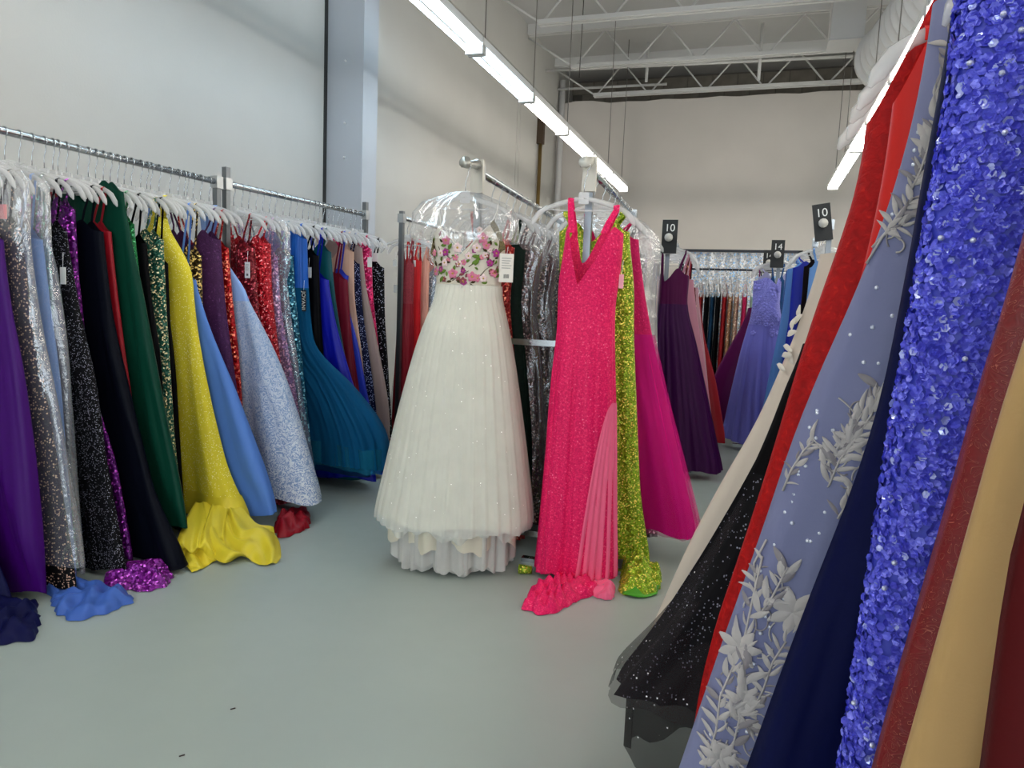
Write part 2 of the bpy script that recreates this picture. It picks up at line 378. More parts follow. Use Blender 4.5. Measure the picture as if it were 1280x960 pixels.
for i in range(13): strip(-2.08, 11.35 - .62 - i * 1.25, ORD[i] + ' fluorescent strip from the back wall, in the row by the side wall', 'strip lights in the row by the side wall', i)
for i in range(13): strip(.90, 11.35 - .62 - i * 1.25, ORD[i] + ' fluorescent strip from the back wall, in the row by the duct', 'strip lights in the row by the duct', i)
for x, rw in ((3.9, 'third'), (6.8, 'fourth')):  # two further rows out of view, added for the light they give
    for i in range(13): strip(x, 11.35 - .62 - i * 1.25, ORD[i] + ' fluorescent strip from the back wall, in the unseen ' + rw + ' row from the side wall', 'unseen strip lights added for room light', i)
for (px, py) in ((290, 888), (226, 947)):
    p = at_z(px, py, 0); o = MB().tube([(p[0] - .006, p[1], .002), (p[0] + .004, p[1] + .01, .003)], .0018, 5).build('thread_scrap', plain('3a2f30', .8)); tag(o, 'tiny scrap of dark thread lying on the bare floor', 'thread', 'thread scraps on the floor')
# ------------------------------------------------------------------ racks
RAILZ = 1.83
def rack(name_label, p, q, cat='clothes rack', posts=(0, 1), cap=0.0, foot=.28):
    """chrome garment rack: rail from p to q, upright posts and feet"""
    p = np.array(p); q = np.array(q); L = np.linalg.norm(q - p); a = math.atan2(q[1] - p[1], q[0] - p[0])
    t = thing('clothes_rack', name_label, cat, (p[0], p[1], 0), a)
    MB().tube([(0, 0, RAILZ), (L, 0, RAILZ)], .0165, 12).build('rail', CHROME, t)
    for k in posts:
        x = k * L
        po = MB().box(x - .016, x + .016, -.016, .016, .0, RAILZ + cap).build('post', POSTM, t)
        MB().box(x - .024, x + .024, -.024, .024, RAILZ - .035, RAILZ + .03).build('clamp', STEEL, po)
        MB().box(x - .02, x + .02, -foot, foot, .0, .018).build('foot', CHROME, t)
    MB().tube([(0, 0, .009), (L, 0, .009)], .009, 8).build('lower_rail', CHROME, t)
    return t
# ------------------------------------------------------------------ hangers
def arc(cx, cz, r, a0, a1, n): return [(cx + r * math.cos(a0 + (a1 - a0) * i / n), 0, cz + r * math.sin(a0 + (a1 - a0) * i / n)) for i in range(n + 1)]
path = arc(0, 0, .021, math.radians(200), math.radians(-60), 12) + [(.012, 0, -.036), (.002, 0, -.06), (0, 0, -.08), (0, 0, -.14)]
ME_HOOK = MB().tube(path, .0022, 6).mesh('hook', CHROME)
b = MB()
for s in (-1, 1):
    pts = []; rs = []
    for i in range(13):
        k = min(1.0, i / 10) if i < 11 else 1 + .022 * (i - 10); x = s * .215 * k
        z = -.138 - .012 * k - .055 * k ** 1.6 - (.028 * max(0, (k - .8) / .2) ** 2)
        pts.append((x, 0, z)); rs.append((.0115 - .003 * abs(k - .5) + (.003 if i in (9, 10) else 0)) * (1, .8, .35)[max(0, i - 10)])
    b.tube(pts, rs, 8, True, .55)
b.box(-.022, .022, -.005, .005, -.162, -.112)
b.tube([(-.15, 0, -.185), (-.1, 0, -.19), (.1, 0, -.19), (.15, 0, -.185)], .004, 6)
ME_HBODY = b.mesh('hanger_body', hanger_plastic())
HR = random.Random(77); HOOK_DZ = -.0026                      # the wire just rests on the rail
def arm_z(u, sx=1.0):
    k = min(1.0, abs(u) / (.215 * sx))
    return -.138 - .012 * k - .055 * k ** 1.6 - (.028 * max(0, (k - .8) / .2) ** 2)
def hanger(x, y, yaw, label, z=RAILZ, group='clear plastic hangers on the racks', sx=1.0, loose=False):
    t = thing('clothes_hanger', label, 'hanger', (x, y, z + HOOK_DZ), yaw + (HR.uniform(-.03, .03) if loose else 0), group); t.rotation_euler[1] = HR.uniform(-.04, .04) if loose else 0
    o = link('hook', ME_HOOK, t); o.location = (0, 0, 0)
    o = link('hanger_body', ME_HBODY, t); o.scale = (sx, 1, 1)
    return t
# ------------------------------------------------------------------ gowns
RNG = np.random.RandomState(7)
def smooth_prof(pts, lo, hi, n=80, w=5):
    pts = sorted(pts, key=lambda p: p[1]); zz = [p[1] for p in pts]; uu = [p[0] for p in pts]
    g = np.linspace(lo, hi, n); y = np.interp(g, zz, uu)
    if zz[0] > lo + .02 and len(pts) > 1:                       # carry the flare on down to the hem
        k = (uu[0] - uu[min(1, len(uu) - 1)]) / (zz[0] - zz[min(1, len(zz) - 1)] + 1e-6)
        k = max(-.45, min(0, k)); m_ = g < zz[0]; y[m_] = uu[0] + k * (g[m_] - zz[0])
    yp = np.pad(y, w, mode='edge'); y = np.convolve(yp, np.ones(2 * w + 1) / (2 * w + 1), 'valid')
    return g, y
def ring(hp, hm, th, bulge, K, fold, amp, D=180):
    a = np.linspace(0, 2 * math.pi, D, endpoint=False); c = np.cos(a); s = np.sin(a)
    u = np.where(c > 0, hp * c, hm * c); v = th * np.sign(s) * np.abs(s) ** .8 * (1 + bulge * np.maximum(c, 0) ** 2)
    p = np.stack([u, v], 1); pc = np.vstack([p, p[:1]]); d = np.r_[0, np.cumsum(np.linalg.norm(np.diff(pc, axis=0), axis=1))]
    t = np.linspace(0, 1, K, endpoint=False)
    q = np.stack([np.interp(t * d[-1], d, pc[:, 0]), np.interp(t * d[-1], d, pc[:, 1])], 1)
    tg = np.roll(q, -1, 0) - np.roll(q, 1, 0); nn = np.stack([tg[:, 1], -tg[:, 0]], 1); nn /= np.linalg.norm(nn, axis=1)[:, None] + 1e-9
    return q + nn * (amp * fold(t))[:, None]
class Gown:
    def __init__(s, name, short, ctx, P, yaw, prof, mat, skirt_mat=None, prof_minus=None, top=None, hem=.03, waist=None, th=(.032, .03, .045, .075),
                 n=13, amp=.016, K=104, bulge=.0, style='straps', dip=.05, vneck=None, rows=28, group='gowns hanging on the racks', hang=True,
                 strap_w=.012, cap=.45, railz=RAILZ, hem_wave=.012, hlabel=None, bmat_strap=None, sharp=1.0, frill=0.0, hs=1.0):
        if hs == 1.0 and style == 'straps' and max(p[1] for p in prof) > 1.57:        # hangs below its hanger
            prof = [(prof[0][0], 1.57)] + [p for p in prof if p[1] < 1.57]; top = None
        s.P = P; s.yaw = yaw; s.ymin = s.ymax = None; s.bag = None; s.n_layers = 0; s.top = top if top else max(p[1] for p in prof); s.hem = hem; s.short = short
        s.waist = waist if waist else s.top - .30
        s.g, s.hp = smooth_prof(prof, hem, s.top)
        if prof_minus: s.g, s.hm = smooth_prof(prof_minus, hem, s.top)
        else: s.hm = np.minimum(s.hp, cap)
        s.hp = np.maximum(s.hp, .03); s.hm = np.maximum(s.hm, .03)
        s.th = th; s.bulge = bulge; s.amp = min(amp * 2.1, max(.45 * th[3], amp))
        ph = RNG.rand(8) * 6.28; n2 = int(n * 1.7) + 1; n3 = int(n * 2.6) + 1
        def fold(t, z=0.0):
            env = .65 + .35 * np.sin(2 * math.pi * 2 * t + ph[4])
            w = .55 * np.sin(2 * math.pi * n * t + ph[0] + .5 * math.sin(2.3 * z + ph[5])) + .33 * np.sin(2 * math.pi * n2 * t + ph[1] - .9 * z) + .22 * np.sin(2 * math.pi * n3 * t + ph[3] + 1.3 * z)
            return (1 - np.abs(w) ** .9) * 1.2 * env - .4 * env
        s.fold = fold
        label = (short + ' ' + ctx).strip()
        s.root = thing(name, label, 'gown', (P[0], P[1], 0), yaw, group)
        skirt_mat = skirt_mat or mat
        # skirt
        V = []
        for r in range(rows + 1):
            k = r / rows; z = hem + (s.waist - hem) * k
            V.append(s.row(z, K, r == 0 and hem_wave or 0, frill=frill * max(0, 1 - k * 6)))
        V = np.array(V)
        if hem_wave:
            t = np.arange(K) / K
            V[0, :, 2] += hem_wave * np.sin(2 * math.pi * 5 * t + ph[2]); V[1, :, 2] += hem_wave * .5 * np.sin(2 * math.pi * 5 * t + ph[2])
        V[:, :, 2] = np.maximum(V[:, :, 2], .022)
        s.skirt = link('skirt', grid_mesh('skirt', V, skirt_mat), s.root)
        # bodice, its upper edge rising to the straps and dipping at the neckline
        V = []; RB = 10
        for r in range(RB + 1):
            k = r / RB; q = s.row(s.waist + (s.top - s.waist) * k, K)
            hw = np.where(q[:, 0] > 0, s.w(s.top)[0], s.w(s.top)[1]); x = np.abs(q[:, 0]) / hw; front = q[:, 1] > 0 if yaw_front(yaw) else q[:, 1] < 0
            if style == 'strapless': edge = .03 * np.exp(-((x - .45) / .25) ** 2) - dip * .6 * np.exp(-(x / .2) ** 2)
            elif style == 'sweet': edge = np.where(front, np.where(x < .68, -.035 + .135 * x / .68, .10 * (1 - (x - .68) / .32)), -.02)
            elif style == 'slope': edge = .25 * np.clip((1 - x) / .5, 0, 1) ** 1.1 * np.clip(x / .3, .45, 1)
            elif style == 'halter': edge = .03 * np.exp(-(x / .5) ** 2)
            else:
                edge = .05 * np.exp(-((x - .55) / .22) ** 2) - dip * np.exp(-(x / .28) ** 2)
                if vneck: edge = np.where(front, .05 * np.clip(1 - np.abs(x - .8) / .4, 0, 1) - vneck * np.clip(1 - x / .75, 0, 1), edge)
            q[:, 2] += edge * k ** 1.5
            V.append(q)
        s.bodice = link('bodice', grid_mesh('bodice', np.array(V), mat), s.root)
        if style != 'strapless':
            sm = bmat_strap or mat; hp, hm = s.w(s.top); t0 = s.thk(s.top)
            for sd, h in ((1, hp), (-1, hm)):
                xs = sd * h * (.42 if style == 'slope' else .55) if style != 'halter' else sd * h * .18
                xt = sd * min(.15, h * .8) if style != 'halter' else sd * (.026 + strap_w / 2)
                za = railz + HOOK_DZ + arm_z(xt, hs); zt = za + .0112
                zs = s.top + (.08 if style == 'slope' else .02)
                xm = xs * .6 + xt * .4; zm = zs * .6 + za * .4
                MB().ribbon([(xs, -t0 * .8, zs), (xm, -t0 * .6 - .004, zm), (xt, -.0105, za - .012), (xt, -.0095, za + .004), (xt, 0, zt), (xt, .0095, za + .004), (xt, .0105, za - .012), (xm, t0 * .6 + .004, zm), (xs, t0 * .8, zs)],
                            strap_w, (1, 0, 0), .0016).build('strap', sm, s.root)
        if hang: s.hanger = hanger(P[0], P[1], yaw, hlabel or ('clear plastic hanger holding the ' + short), railz, sx=hs)
    def w(s, z): return float(np.interp(z, s.g, s.hp)), float(np.interp(z, s.g, s.hm))
    def thk(s, z):
        z1 = s.waist - .22
        return float(np.interp(z, [s.hem, max(s.hem + .1, z1), s.waist, s.top], [s.th[3], s.th[2], s.th[1], s.th[0]]))
    def row(s, z, K, wave=0, k_u=1.0, k_v=1.0, fold=None, amp=None, frill=0.0):
        hp, hm = s.w(z); k = min(1, max(0, (s.waist + .02 - z) / max(.2, s.waist - s.hem)))
        a = (s.amp if amp is None else amp) * (.10 + .90 * k ** .7)
        q = ring(hp * k_u, hm * k_u, s.thk(z) * k_v, s.bulge * k, K, fold or (lambda t: s.fold(t, z)), a)
        if frill: q += (RNG.rand(*q.shape) - .5) * frill
        return np.concatenate([q, np.full((K, 1), z)], 1)
    def layer(s, name, mat, z1, z0, ku=1.05, kv=1.1, n=14, amp=None, K=72, rows=20, flare=0.0, rag=.0, label=None):
        """a further skirt layer over or under the first one"""
        ph = RNG.rand(3) * 6.28; s.n_layers += 1
        fold = lambda t: .6 * np.sin(2 * math.pi * n * t + ph[0]) + .4 * np.sin(2 * math.pi * (n * 2 - 3) * t + ph[1])
        V = []
        for r in range(rows + 1):
            k = r / rows; z = z0 + (z1 - z0) * k; e = 1 + flare * (1 - k)
            q = s.row(max(z, s.hem), K, 0, ku * e, kv * e, fold, amp if amp is not None else s.amp); q[:, 2] = z; V.append(q)
        V = np.array(V)
        if rag:
            t = np.arange(K) / K
            V[0, :, 2] += rag * (np.sin(2 * math.pi * 7 * t + ph[2]) + .6 * np.sin(2 * math.pi * 19 * t + ph[0]) + (RNG.rand(K) - .5) * .35)
        V[:, :, 2] = np.maximum(V[:, :, 2], .004)
        o = link(name, grid_mesh(name, V, mat), s.root)
        if label: o['label'] = label
        return o
    def face(s, u, z, side):
        """point and outward normal on the gown's broad face (side -1 / +1 along its thin axis)"""
        hp, hm = s.w(z); h = hp if u > 0 else hm; x = max(-.995, min(.995, u / h)); k = min(1, max(0, (s.waist + .02 - z) / max(.2, s.waist - s.hem)))
        sn = math.sqrt(1 - x * x); b = 1 + s.bulge * k * max(x, 0) ** 2
        v = side * s.thk(z) * sn ** .8 * b
        nrm = np.array([x / h, side * sn / s.thk(z), 0.0]); nrm /= np.linalg.norm(nrm)
        return np.array([u, v, z]), nrm
    def pick(s, px, py): return fit(s.P, s.yaw, [(px, py)])[0]
def yaw_front(y): return abs(y) > 2
ME_TAGB = None
def price_tag(G, px, py, side, h=.06, w=.036, off=.012, tilt=0.0, col='efeeea', barcode=False, lift=.06):
    """paper price tag hanging on a string from a gown"""
    u, z = G.pick(px, py); p, n_ = G.face(u, max(min(z, G.top - .02), G.hem + .05), side); y = p[1] + side * off
    t = MB().box(u - w / 2, u + w / 2, y - .0012, y + .0012, z - h / 2, z + h / 2).build('price_tag', plain(col, .6), G.root)
    MB().tube([(u, y, z + h / 2), (u + .004, y, z + h / 2 + lift)], .0011, 5).build('tag_string', plain('e8e8e8', .6), t)
    if barcode:
        for k in range(5): MB().box(u - w * .34, u + w * (.36 - .08 * (k % 3)), y + side * .0012, y + side * .0018, z + h * (.33 - .085 * k), z + h * (.345 - .085 * k)).build('print_line', plain('4a4a4a', .7), t)
        for k in range(8):
            x = u - w * .18 + k * w * .05
            MB().box(x, x + w * (.02 + .012 * (k % 2)), y + side * .0012, y + side * .0018, z - h * .36, z - h * .22).build('barcode_bar', plain('151515', .7), t)
    return t
def garment_bag(G, label, zb=.1, grow=.03, top=RAILZ - .115, extra=0.0):
    """clear dust cover over a gown and its hanger"""
    K = 96; ph = RNG.rand(4) * 6.28; V = []
    zs = [top, top - .012, top - .05, top - .1, top - .16] + (list(np.linspace(top - .24, zb, 16)) if zb < top - .24 else list(np.linspace(top - .18, zb, 4)))
    for i, z in enumerate(zs):
        zz = min(z, G.top); hp, hm = G.w(max(zz, G.hem)); cap = [.035, .09, .19, .235, .25][i] if i < 5 else 9
        base = .235 if z > G.top - .1 else 0
        hp = min(cap, max(hp + grow + G.amp * .6, base)); hm = min(cap, max(hm + grow + G.amp * .6, base)); th = max([.012, .022, .03, .036, .04][i] + extra * [0, .3, .8, 1.3, 1.7][i], G.thk(G.top) + .013 + extra * .5 if z < G.top + .07 else 0) if i < 5 else G.thk(max(zz, G.hem)) + G.amp + .013 + extra
        fold = lambda t: np.sin(2 * math.pi * 6 * t + ph[0] + z * 5) * .6 + np.sin(2 * math.pi * 15 * t + ph[1] - z * 9) * .4
        q = ring(hp, hm, th, 0, K, fold, .0 if i < 2 else .009); V.append(np.concatenate([q, np.full((K, 1), z)], 1))
    V = np.array(V)[::-1]
    o = link('garment_bag', grid_mesh('garment_bag', V, film())); o.location = (G.P[0], G.P[1], 0); o.rotation_euler = (0, 0, G.yaw)
    tag(o, label, 'garment bag', 'clear dust covers over gowns'); G.bag = o
    return o
def train(G, poly, h, mat, seedv=1, name='train', nr=16, ridge=7):
    """fabric spilling over the floor; poly = outline on the floor in metres (world)"""
    rs = np.random.RandomState(seedv); poly = np.array(poly)[:, :2]; c = poly.mean(0); M = 120
    d = np.r_[0, np.cumsum(np.linalg.norm(np.diff(np.vstack([poly, poly[:1]]), axis=0), axis=1))]; pc = np.vstack([poly, poly[:1]])
    t = np.linspace(0, d[-1], M, endpoint=False); out = np.stack([np.interp(t, d, pc[:, 0]), np.interp(t, d, pc[:, 1])], 1)
    for _ in range(14): out = (np.roll(out, 1, 0) + out * 2 + np.roll(out, -1, 0)) / 4
    a_ = np.arctan2(out[:, 1] - c[1], out[:, 0] - c[0]); out = c + (out - c) * (1.06 + .05 * np.sin(9 * a_ + seedv) + .04 * np.sin(17 * a_ + 2 * seedv))[:, None]
    V = []; ph = rs.rand(8) * 6.28; an = rs.rand(4) * 3.14; wl = (.05 + .05 * rs.rand(4)) * 9 / max(ridge, 4)
    for i in range(nr + 1):
        k = 1 - i / nr * .97; p = c + (out - c) * k; wob = np.zeros(M)
        for j in range(4):
            q = (p[:, 0] * math.cos(an[j]) + p[:, 1] * math.sin(an[j])) / wl[j] * 6.28 + ph[j] + 1.2 * np.sin(p[:, 0] * 23 + ph[j + 4])
            wob += (.5 + .5 * np.sin(q)) ** 1.5 * (.5, .35, .3, .25)[j]
        z = .004 + h * (1 - k ** 3) ** .6 * (.35 + .9 * wob) + h * .25 * wob * (i > 0)
        if i == 0: z = np.full(M, .003)
        V.append(np.concatenate([p, z[:, None]], 1))
    V = np.array(V); ca, sa = math.cos(-G.yaw), math.sin(-G.yaw); x = V[:, :, 0] - G.P[0]; y = V[:, :, 1] - G.P[1]
    V = np.stack([x * ca - y * sa, x * sa + y * ca, V[:, :, 2]], 2)
    return link(name, grid_mesh(name, V, mat), G.root)
def floor_poly(px): return [at_z(x, y, 0.0) for x, y in px]
# ------------------------------------------------------------------ left hand racks
rack('chrome garment rack of dark, yellow and pale blue gowns along the side wall', (-2.935, .9), (-2.885, 3.345), posts=(0, 1), cap=.0)
rack('chrome garment rack of blue and teal gowns, ending beside the boxed column', (-2.872, 3.405), (-2.763, 4.745), posts=(0, 1), cap=.09)
rack('chrome garment rack of red gowns beyond the boxed column', (-2.56, 4.93), (-2.50, 7.4), posts=(0, 1), cap=.05)
def rail_x(y):
    return float(np.interp(y, [.9, 3.345, 3.405, 4.745, 4.85, 4.93, 7.4], [-2.935, -2.885, -2.872, -2.763, -2.70, -2.56, -2.50]))
def solve_y(px, py, hw):
    r = ray(px, py); k = r[0] / r[1]; y = 3.0
    for _ in range(12): y = (rail_x(y) + hw) / k
    return y
LEFT_Y = {'navyhem': 1.880, 'purple': 1.987, 'twig': 2.074, 'skyblue': 2.164, 'emerald': 2.224, 'blackglit': 2.278, 'magenta': 2.332, 'navy1': 2.434, 'darkred1': 2.488, 'green': 2.542, 'brightgreen': 2.620, 'black2': 2.698, 'pearl': 2.776, 'black3': 2.830, 'yellow': 2.943, 'peri': 3.010, 'goldblack': 3.067, 'plum': 3.169, 'redseq': 3.223, 'lace': 3.285, 'wine': 3.460, 'redglit': 3.576, 'lilac': 3.638, 'tealseq': 3.748, 'azure': 3.871, 'black4': 3.988, 'royal': 4.053, 'draped': 4.109, 'wine2': 4.260, 'cobalt': 4.314, 'nude': 4.368, 'navyseq': 4.422, 'taupe': 4.476, 'hotpink': 4.567, 'blackseq': 4.690}     # places along the rails, one gown behind the other
SPARE_Y = (2.029, 2.119, 2.371, 2.395, 2.581, 2.659, 2.737, 2.869, 2.893, 3.106, 3.13, 3.52, 3.69, 3.8, 3.93, 4.17, 4.21, 4.62)
GL = {}; jit = random.Random(11)
def left(key, name, short, ctx, edges, mat, smat=None, hw=.17, y=None, hem=None, **kw):
    y = LEFT_Y.get(key, y)
    if y is None: y = solve_y(edges[0][0], edges[0][1], hw)
    P = (rail_x(y), y); yw = 0.0; pr = fit(P, yw, edges)
    pr = [(min(max(u, .06), .78), z) for u, z in pr]
    if hem is None: hem = max(.03, pr[-1][1])
    pr = [p for p in pr if p[1] >= hem - .01]
    pr = [(u, pr[0][1] + dz) for u, dz in kw.pop('above', ())] + pr
    top = kw.pop('top', None)
    if top: pr = [(pr[0][0], top)] + pr
    G = Gown(name, short, ctx, P, yw, pr, mat, smat, hem=hem, cap=.36, group='gowns on the side wall racks', **kw)
    GL[key] = G
    return G
left('purple', 'satin_gown', 'deep purple satin gown', 'hanging above a navy hem, before the dust covered gowns', [(2, 300), (12, 380), (28, 460), (42, 560), (52, 660), (57, 742)], satin('3c0664', .4), n=12, amp=.018, bulge=.5, th=(.035, .035, .05, .09))
left('navyhem', 'chiffon_gown', 'navy chiffon gown', 'its dark hem crumpled on the floor under the purple gown', [(-75, 320), (-60, 440), (-45, 560), (-15, 690), (10, 745), (40, 785), (45, 798)], satin('0c0f3c'), y=1.88, n=12)
train(GL['navyhem'], floor_poly([(-40, 770), (0, 752), (45, 757), (47, 790), (38, 802), (0, 806), (-40, 812)]), .045, satin('0c0f3c'), 3)
left('twig', 'sequin_gown', 'black gown with rose gold twig sequins', 'inside a dust cover beside the purple gown', [(24, 285), (40, 400), (58, 500), (75, 600), (90, 700), (93, 745)], glitter('0c0a0d', 'd9b49a', 120.0, .62, 5.0), n=11, amp=.01, th=(.03, .03, .045, .06))
left('skyblue', 'chiffon_gown', 'cornflower blue chiffon gown', 'with a crumpled train spread on the floor by the dust cover', [(52, 300), (64, 400), (74, 480), (80, 560), (88, 650), (97, 750)], satin('6f93cf'), n=9)
train(GL['skyblue'], floor_poly([(58, 734), (105, 728), (136, 739), (168, 748), (160, 756), (135, 766), (97, 777), (75, 770)]), .04, satin('3f63b2'), 5, ridge=6)
garment_bag(GL['skyblue'], 'long clear plastic dust cover trailing to the floor beside the purple gown', .05, .03)
garment_bag(GL['twig'], 'clear plastic dust cover over the rose gold twig gown', .12, .035)
left('emerald', 'sequin_gown', 'emerald sequined gown', 'mostly hidden between the dust cover and a black glitter gown', [(63, 310), (66, 400), (72, 500), (90, 650), (100, 730)], sequin('0b5a45', '6fd9b4'))
left('blackglit', 'glitter_gown', 'black gown strewn with silver glitter', 'next to a thin line of magenta sequins', [(82, 290), (97, 380), (118, 480), (133, 580), (148, 660), (155, 720)], glitter('07060a', '9c9cac', 260.0, .76, 4.0), n=11, amp=.012, th=(.032, .032, .05, .08), bulge=.3)
left('magenta', 'sequin_gown', 'magenta purple sequined gown', 'with a glittering train pooled on the floor', [(92, 262), (96, 330), (104, 430), (124, 520), (142, 570), (165, 700)], sequin('5c0a6e', 'e05be8', 130.0))
train(GL['magenta'], floor_poly([(128, 730), (150, 716), (178, 704), (213, 714), (212, 730), (190, 740), (172, 739), (142, 736)]), .045, sequin('7a1088', 'f07af8', 130.0), 8)
left('navy1', 'satin_gown', 'midnight navy satin gown', 'with wide dark skirt beside the forest green gown', [(128, 290), (141, 400), (165, 510), (192, 620), (222, 680), (233, 708)], satin('060914', .45), n=12, amp=.016, bulge=.4, th=(.035, .035, .06, .10))
left('darkred1', 'satin_gown', 'dark red satin gown', 'showing as a thin strip before the forest green gown', [(138, 290), (147, 370), (154, 430), (170, 560), (196, 640), (218, 680)], satin('8e0d1d'))
left('green', 'satin_gown', 'forest green satin gown', 'with a wide shoulder beside a black gown', [(153, 240), (165, 310), (176, 350), (190, 430), (210, 540), (223, 600), (233, 662)], satin('083a2c', .4), hs=.78, hw=.2, n=11, amp=.016, th=(.035, .035, .05, .08), waist=1.22)
left('brightgreen', 'sequin_gown', 'bright green sequined gown', 'barely showing behind the forest green shoulder', [(166, 280), (172, 335), (180, 400), (205, 560), (220, 640)], sequin('0c7a3c', '7df0a8'))
left('black2', 'satin_gown', 'plain black gown', 'between the green satin gown and the mother of pearl sequins', [(182, 305), (187, 360), (198, 440), (206, 560), (216, 650)], satin('07070b'))
left('pearl', 'sequin_gown', 'green and mother of pearl sequined gown', 'beside the yellow halter gown', [(204, 300), (207, 380), (212, 460), (218, 560), (226, 650)], sequin('2d6a58', 'e9d9a8', 150.0, 1.2, .8))
left('black3', 'satin_gown', 'black crepe gown', 'tucked behind the mother of pearl sequins', [(209, 330), (213, 420), (222, 560), (238, 680)], satin('0a0a10'))
left('yellow', 'sequin_gown', 'yellow sequined halter gown', 'with a folded satin train on the floor', [(238, 322), (243, 390), (250, 440), (264, 510), (284, 590), (312, 645)], glitter('dccb36', 'fff9c0', 210.0, .82, 6.0), hw=.16, above=((.03, .19), (.055, .12), (.11, .05)), style='halter', strap_w=.022, n=11, amp=.016, th=(.07, .065, .085, .12), K=72, bulge=.25, waist=1.25)
left('peri', 'chiffon_gown', 'periwinkle blue chiffon gown', 'falling next to the yellow halter gown', [(243, 350), (258, 400), (290, 480), (325, 580), (340, 625), (342, 645)], satin('5580cc', .6), hw=.13, n=14, amp=.014, th=(.035, .035, .06, .11), bulge=.3)
left('goldblack', 'sequin_gown', 'black and gold sequined gown', 'beside the plum shimmer gown', [(251, 320), (252, 380), (258, 440), (275, 560), (290, 640)], sequin('3a2a10', 'f2cf7a', 120.0, 1.0, .62))
left('plum', 'glitter_gown', 'plum shimmer gown', 'between gold sequins and red sequins', [(275, 300), (281, 380), (288, 440), (296, 500), (310, 600), (320, 650)], velvet('4a2350', 90.0, '7d4f84'), th=(.05, .05, .05, .06))
left('redseq', 'sequin_gown', 'bright red sequined column gown', 'beside the pale blue lace gown', [(285, 310), (291, 380), (298, 440), (306, 560), (318, 650)], sequin('b30d12', 'ff8a6a', 120.0, 1.0, .85))
left('lace', 'lace_gown', 'pale blue gown with white scroll lace', 'on a full skirt, side wall rack', [(302, 345), (304, 365), (328, 410), (351, 460), (371, 520), (387, 580), (399, 628)], satin('86a6dc', .5), lace('8ba2c8', 'e2e6ec', 26.0, .5, .03, 1.15), hw=.12, above=((.035, .16), (.06, .10), (.10, .05)), style='halter', strap_w=.03, n=11, amp=.02, th=(.05, .05, .085, .15), K=80, bulge=.35, waist=1.18)
left('wine', 'sequin_gown', 'wine red sequined gown', 'with a red tulle hem on the floor beside the lace skirt', [(318, 310), (322, 380), (330, 440), (350, 540), (374, 620), (384, 662)], sequin('7d0a1a', 'e0596a', 130.0), hw=.15)
train(GL['wine'], floor_poly([(342, 664), (352, 648), (384, 638), (386, 660), (362, 671), (350, 673)]), .05, satin('8e0f1f'), 12)
left('redglit', 'sequin_gown', 'scarlet glitter gown', 'between the wine sequins and a dust cover', [(338, 305), (340, 370), (347, 430), (356, 500), (372, 620)], sequin('bd0f22', 'ff9aa0', 140.0), hw=.15, th=(.05, .05, .05, .06))
left('lilac', 'sequin_gown', 'lilac and pink sequined gown', 'shining through a dust cover', [(346, 320), (352, 400), (366, 470), (376, 540), (384, 640)], sequin('9a7ab8', 'ffc9f0', 110.0, 1.0, .75), hw=.15)
garment_bag(GL['lilac'], 'clear dust cover over the lilac sequined gown beside the azure gown', .2, .03)
left('tealseq', 'sequin_gown', 'teal blue sequined gown', 'beside the azure mermaid gown', [(366, 320), (368, 360), (376, 440), (384, 520), (400, 620)], sequin('0c5d78', '9fe6f4', 105.0, 1.0, .82), hw=.17)
left('azure', 'mermaid_gown', 'azure satin mermaid gown', 'with a wide teal tulle skirt', [(383, 292), (384, 340), (386, 400), (392, 440), (425, 466), (462, 510), (484, 548), (482, 585)], satin('1457b0', .35), tulle('0d5680', .8), hw=.17, n=17, amp=.05, K=150, rows=34, th=(.05, .05, .06, .26), bulge=.2)
GL['azure'].layer('inner_skirt', satin('08294f'), GL['azure'].waist, GL['azure'].hem - .06, .86, .86, 9, .02)
GL['azure'].layer('hem_band', tulle('1a7596', .55), GL['azure'].hem + .13, GL['azure'].hem - .02, 1.03, 1.04, 12, .035, 96, 4)
left('black4', 'satin_gown', 'black satin gown', 'with a white price tag beside the royal blue gown', [(398, 320), (401, 400), (406, 480), (420, 560)], satin('06060a'))
left('royal', 'satin_gown', 'royal blue satin gown', 'beside the draped teal gown', [(410, 350), (421, 410), (438, 470), (456, 530), (470, 600)], satin('0a139c', .4), hw=.195, n=12, amp=.016)
left('draped', 'satin_gown', 'draped dark teal gown', 'between the royal blue and burgundy gowns', [(413, 315), (420, 380), (428, 430), (438, 480), (452, 550), (470, 610)], satin('0e4a52', .35), n=7)
left('wine2', 'satin_gown', 'burgundy satin gown', 'behind the draped teal gown', [(434, 350), (440, 430), (447, 490), (460, 560)], satin('6d0d24'), hw=.18)
left('cobalt', 'satin_gown', 'cobalt blue satin gown', 'next to the nude corset gown', [(436, 345), (432, 372), (447, 430), (459, 500), (468, 545), (475, 600)], satin('2436ae', .35), hw=.17, n=6)
left('nude', 'satin_gown', 'nude corset gown', 'showing a narrow strip beside the navy sequins', [(442, 315), (443, 380), (452, 450), (460, 540)], satin('c9a18c'))
left('navyseq', 'sequin_gown', 'navy sequined gown', 'with silver sparkle next to the taupe gown', [(449, 330), (454, 400), (463, 470), (472, 560)], glitter('090d30', 'b4bce8', 150.0, .66, 4.0))
left('taupe', 'chiffon_gown', 'taupe chiffon gown', 'with a full sheer skirt near the boxed column', [(452, 300), (457, 360), (470, 430), (484, 500), (487, 540), (484, 565)], satin('9c8680', .6), n=14, amp=.014, hw=.16)
left('hotpink', 'sequin_gown', 'small hot pink sequined gown', 'beside the taupe gown', [(464, 310), (466, 370), (475, 460), (484, 550)], sequin('d41862', 'ff9ac8', 100.0))
